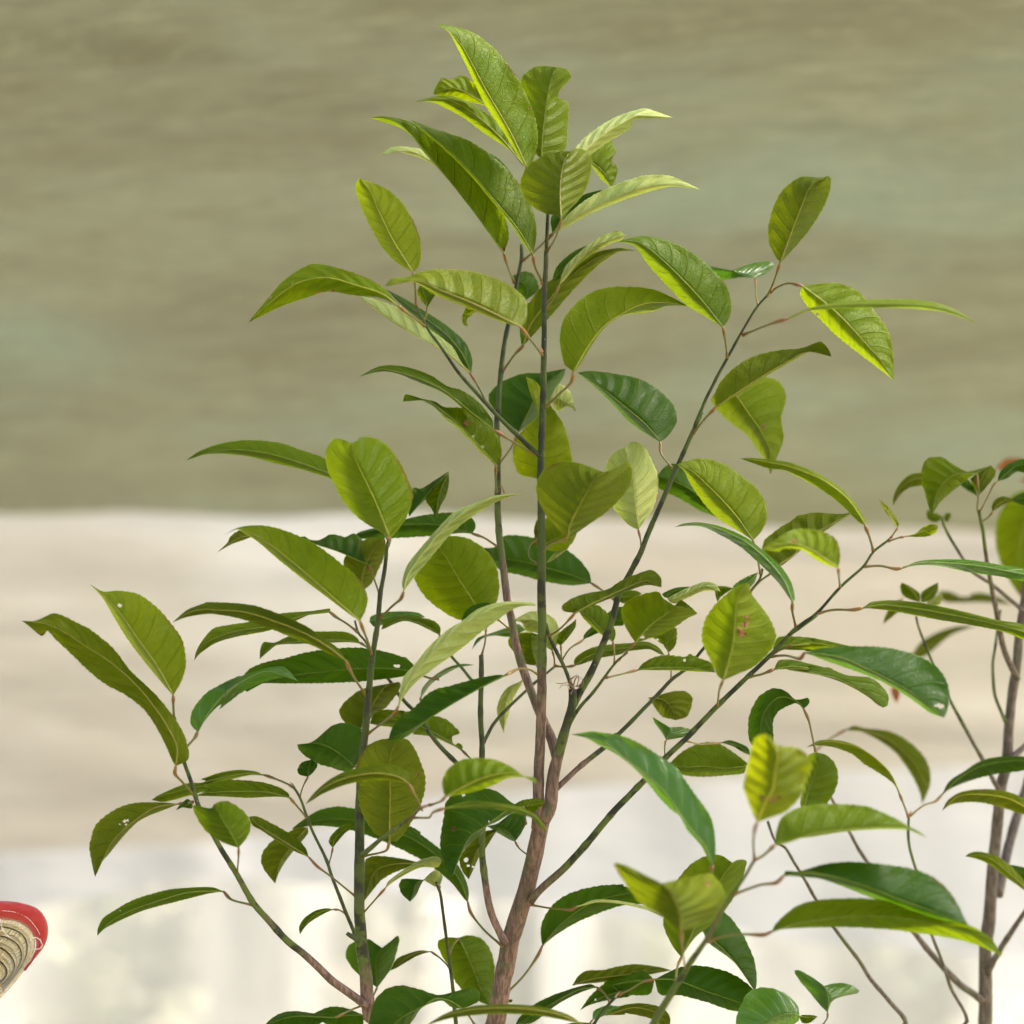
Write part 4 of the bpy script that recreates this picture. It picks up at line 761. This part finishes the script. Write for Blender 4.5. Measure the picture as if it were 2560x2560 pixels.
# ------------------------------------------------------------------ straw hat, only its brim corner reaches into view
def straw():
    b = NB('plaited_straw'); tc = b.n('ShaderNodeTexCoord').outputs['Object']
    a = b.n('ShaderNodeAttribute', attribute_name='age').outputs['Fac']; n = b.noise(tc, 420, 3, .6)
    c = b.mix(a, (.88,.76,.54), (1.0,.96,.84)); c = b.mix(b.ramp(n, .5, .75, 0, .35), c, (.55,.40,.22))
    p = b.n('ShaderNodeBsdfPrincipled'); b.l(c, p.inputs['Base Color']); p.inputs['Roughness'].default_value = .5
    b.l(b.bump(n, .5, .0006), p.inputs['Normal']); b.l(p.outputs[0], b.out.inputs[0]); return b.m
M_STRAW = straw()
def red_cloth():
    b = NB('red_cotton'); tc = b.n('ShaderNodeTexCoord').outputs['Object']
    ck = b.n('ShaderNodeTexChecker'); ck.inputs['Scale'].default_value = 1500; b.l(tc, ck.inputs['Vector'])
    n = b.noise(tc, 60, 3); c = b.mix(ck.outputs['Fac'], (.34,.010,.008), (.44,.022,.016)); c = b.mix(b.ramp(n, .5, .7, 0, .35), c, (.5,.045,.03))
    p = b.n('ShaderNodeBsdfPrincipled'); b.l(c, p.inputs['Base Color']); p.inputs['Roughness'].default_value = .85; p.inputs['Sheen Weight'].default_value = .3
    b.l(b.bump(b.math('ADD', ck.outputs['Fac'], n), .5, .0006), p.inputs['Normal']); b.l(p.outputs[0], b.out.inputs[0]); return b.m
M_RED = red_cloth(); M_THREAD = plain('white_thread', (.75,.70,.66), (.85,.8,.78), 300, .8)
M_SEAM = plain('dark_straw_seam', (.26,.15,.06), (.62,.47,.27), 160, .8)
HZ = .0
HAT = empty('straw_hat', at(-120, 2420, HZ), 'plaited straw brim with red cloth binding and white stitching at the lower left edge', 'hat')
OUT = "N-900,1010 -500,955 -200,940 0,940 150,952 280,990 345,1045 382,1120 388,1200 365,1290 310,1370 260,1430 200,1500"
INN = "N-900,1170 -500,1110 -200,1088 0,1086 120,1098 200,1135 255,1195 290,1270 285,1330 262,1385 240,1430 215,1465 195,1500"
def loft(name, s1, s2, mat, bulge, na, nb, z=0, dz=.0, root=HAT, rough=0):
    A = cr(pts(s1), na); B = cr(pts(s2), na); V = []
    for i in range(na+1):
        for j in range(nb+1):
            t = j/nb; x = A[i][0]+(B[i][0]-A[i][0])*t; y = A[i][1]+(B[i][1]-A[i][1])*t
            V.append(at(x, y, z + dz*t - bulge*math.sin(math.pi*t)**.6 + rough*noise.noise(Vector((i*.3, j*.8, z*90)))))
    F = [(i*(nb+1)+j, i*(nb+1)+j+1, (i+1)*(nb+1)+j+1, (i+1)*(nb+1)+j) for i in range(na) for j in range(nb)]
    o = mesh_obj(name, V, F, mat, root)
    md = o.modifiers.new('thickness', 'SOLIDIFY'); md.thickness = .0012; return o
loft('cloth_binding', OUT, INN, M_RED, .0035, 90, 14, HZ, .0, rough=.0006)
# white stitching
S = cr(pts("N-900,1085 -500,1040 -200,1022 0,1020 90,1026 170,1048 230,1085 275,1135 305,1180 322,1215 330,1260 325,1310"), 44)
for i in range(0, 44):
    a, b_ = S[i], S[i+1]; P = [at(a[0]+(b_[0]-a[0])*t, a[1]+(b_[1]-a[1])*t, HZ-.0036+.0003*math.sin(math.pi*t)) for t in (0, .5, 1.0)]
    v, f = tube_data(P, [PX*.3, PX*.85, PX*.3], 6); mesh_obj('stitch', v, f, M_THREAD, HAT)
for s, r in (("N245,1245 290,1235 325,1260 340,1300 320,1325 280,1330", .8), ("N0,1090 20,1170 60,1220 95,1250", .8)):
    P = cr(pts(s), 24); v, f = tube_data([at(x, y, HZ-.006) for x, y in P], [PX*r]*25, 6); mesh_obj('loose_thread', v, f, M_THREAD, HAT)
ROWS = ["N-900,1172 -500,1112 -200,1090 0,1088 125,1102 205,1142 262,1205 280,1290 262,1370 215,1460 150,1555 80,1640 0,1725",
        "N-900,1235 -500,1180 -200,1142 0,1148 110,1172 185,1222 218,1300 205,1395 158,1490 90,1580 40,1640 0,1690",
        "N-900,1320 -500,1260 -200,1215 0,1225 80,1250 150,1305 175,1385 150,1465 100,1545 50,1605 0,1655",
        "N-900,1410 -500,1350 -200,1310 0,1320 55,1355 105,1415 118,1475 90,1540 50,1585 0,1630",
        "N-900,1510 -500,1455 -200,1405 -60,1410 0,1430 45,1480 55,1530 35,1570 0,1600 -40,1625",
        "N-900,1610 -500,1560 -200,1500 -80,1500 -10,1540 -5,1570 -20,1590 -50,1600 -80,1610 -120,1620"]
for k in range(len(ROWS)-1):
    na = 120; A = cr(pts(ROWS[k]), na); B = cr(pts(ROWS[k+1]), na); z = HZ + .0015 + .0022*k
    loft('straw_row', ROWS[k], ROWS[k+1], M_SEAM, .0005, 90, 4, z+.0012, .002)
    V = []; F = []; AT = []
    # plaits: overlapping slanted straws, two courses to a row
    for i in range(0, na-1):
        for c, (u0, u1, sl) in enumerate(((.04, .52, 1.7), (.44, .90, -1.7))):
            j0 = V.__len__(); 
            def q(ii, u):
                ii = max(0, min(na, ii)); i0 = int(ii); fr = ii-i0; i1 = min(na, i0+1)
                ax = A[i0][0]+(A[i1][0]-A[i0][0])*fr; ay = A[i0][1]+(A[i1][1]-A[i0][1])*fr
                bx = B[i0][0]+(B[i1][0]-B[i0][0])*fr; by = B[i0][1]+(B[i1][1]-B[i0][1])*fr
                return ax+(bx-ax)*u, ay+(by-ay)*u
            jit = random.uniform(-.2, .2); tone = random.random(); AT += [tone]*9
            for a_, b_ in ((0, 0), (.45, -.9), (1.0, 0)):
                for uu, sh in ((u0, -sl*.5), ((u0+u1)/2, 0), (u1, sl*.5)):
                    x, y = q(i + a_*1.18 + sh + jit, uu)
                    V.append(at(x, y, z + .002*((u0+u1)/2) - .0008 + b_*.0018 + (.0009 if (i+c) % 2 else 0) - (.0010 if uu not in (u0, u1) else 0)))
            for a_ in range(2):
                for b_ in range(2): F.append((j0+a_*3+b_, j0+a_*3+b_+1, j0+a_*3+b_+4, j0+a_*3+b_+3))
    o = mesh_obj('straw_plait', V, F, M_STRAW, HAT, smooth=False, attrs=dict(age=AT))
fix_parent(HAT)
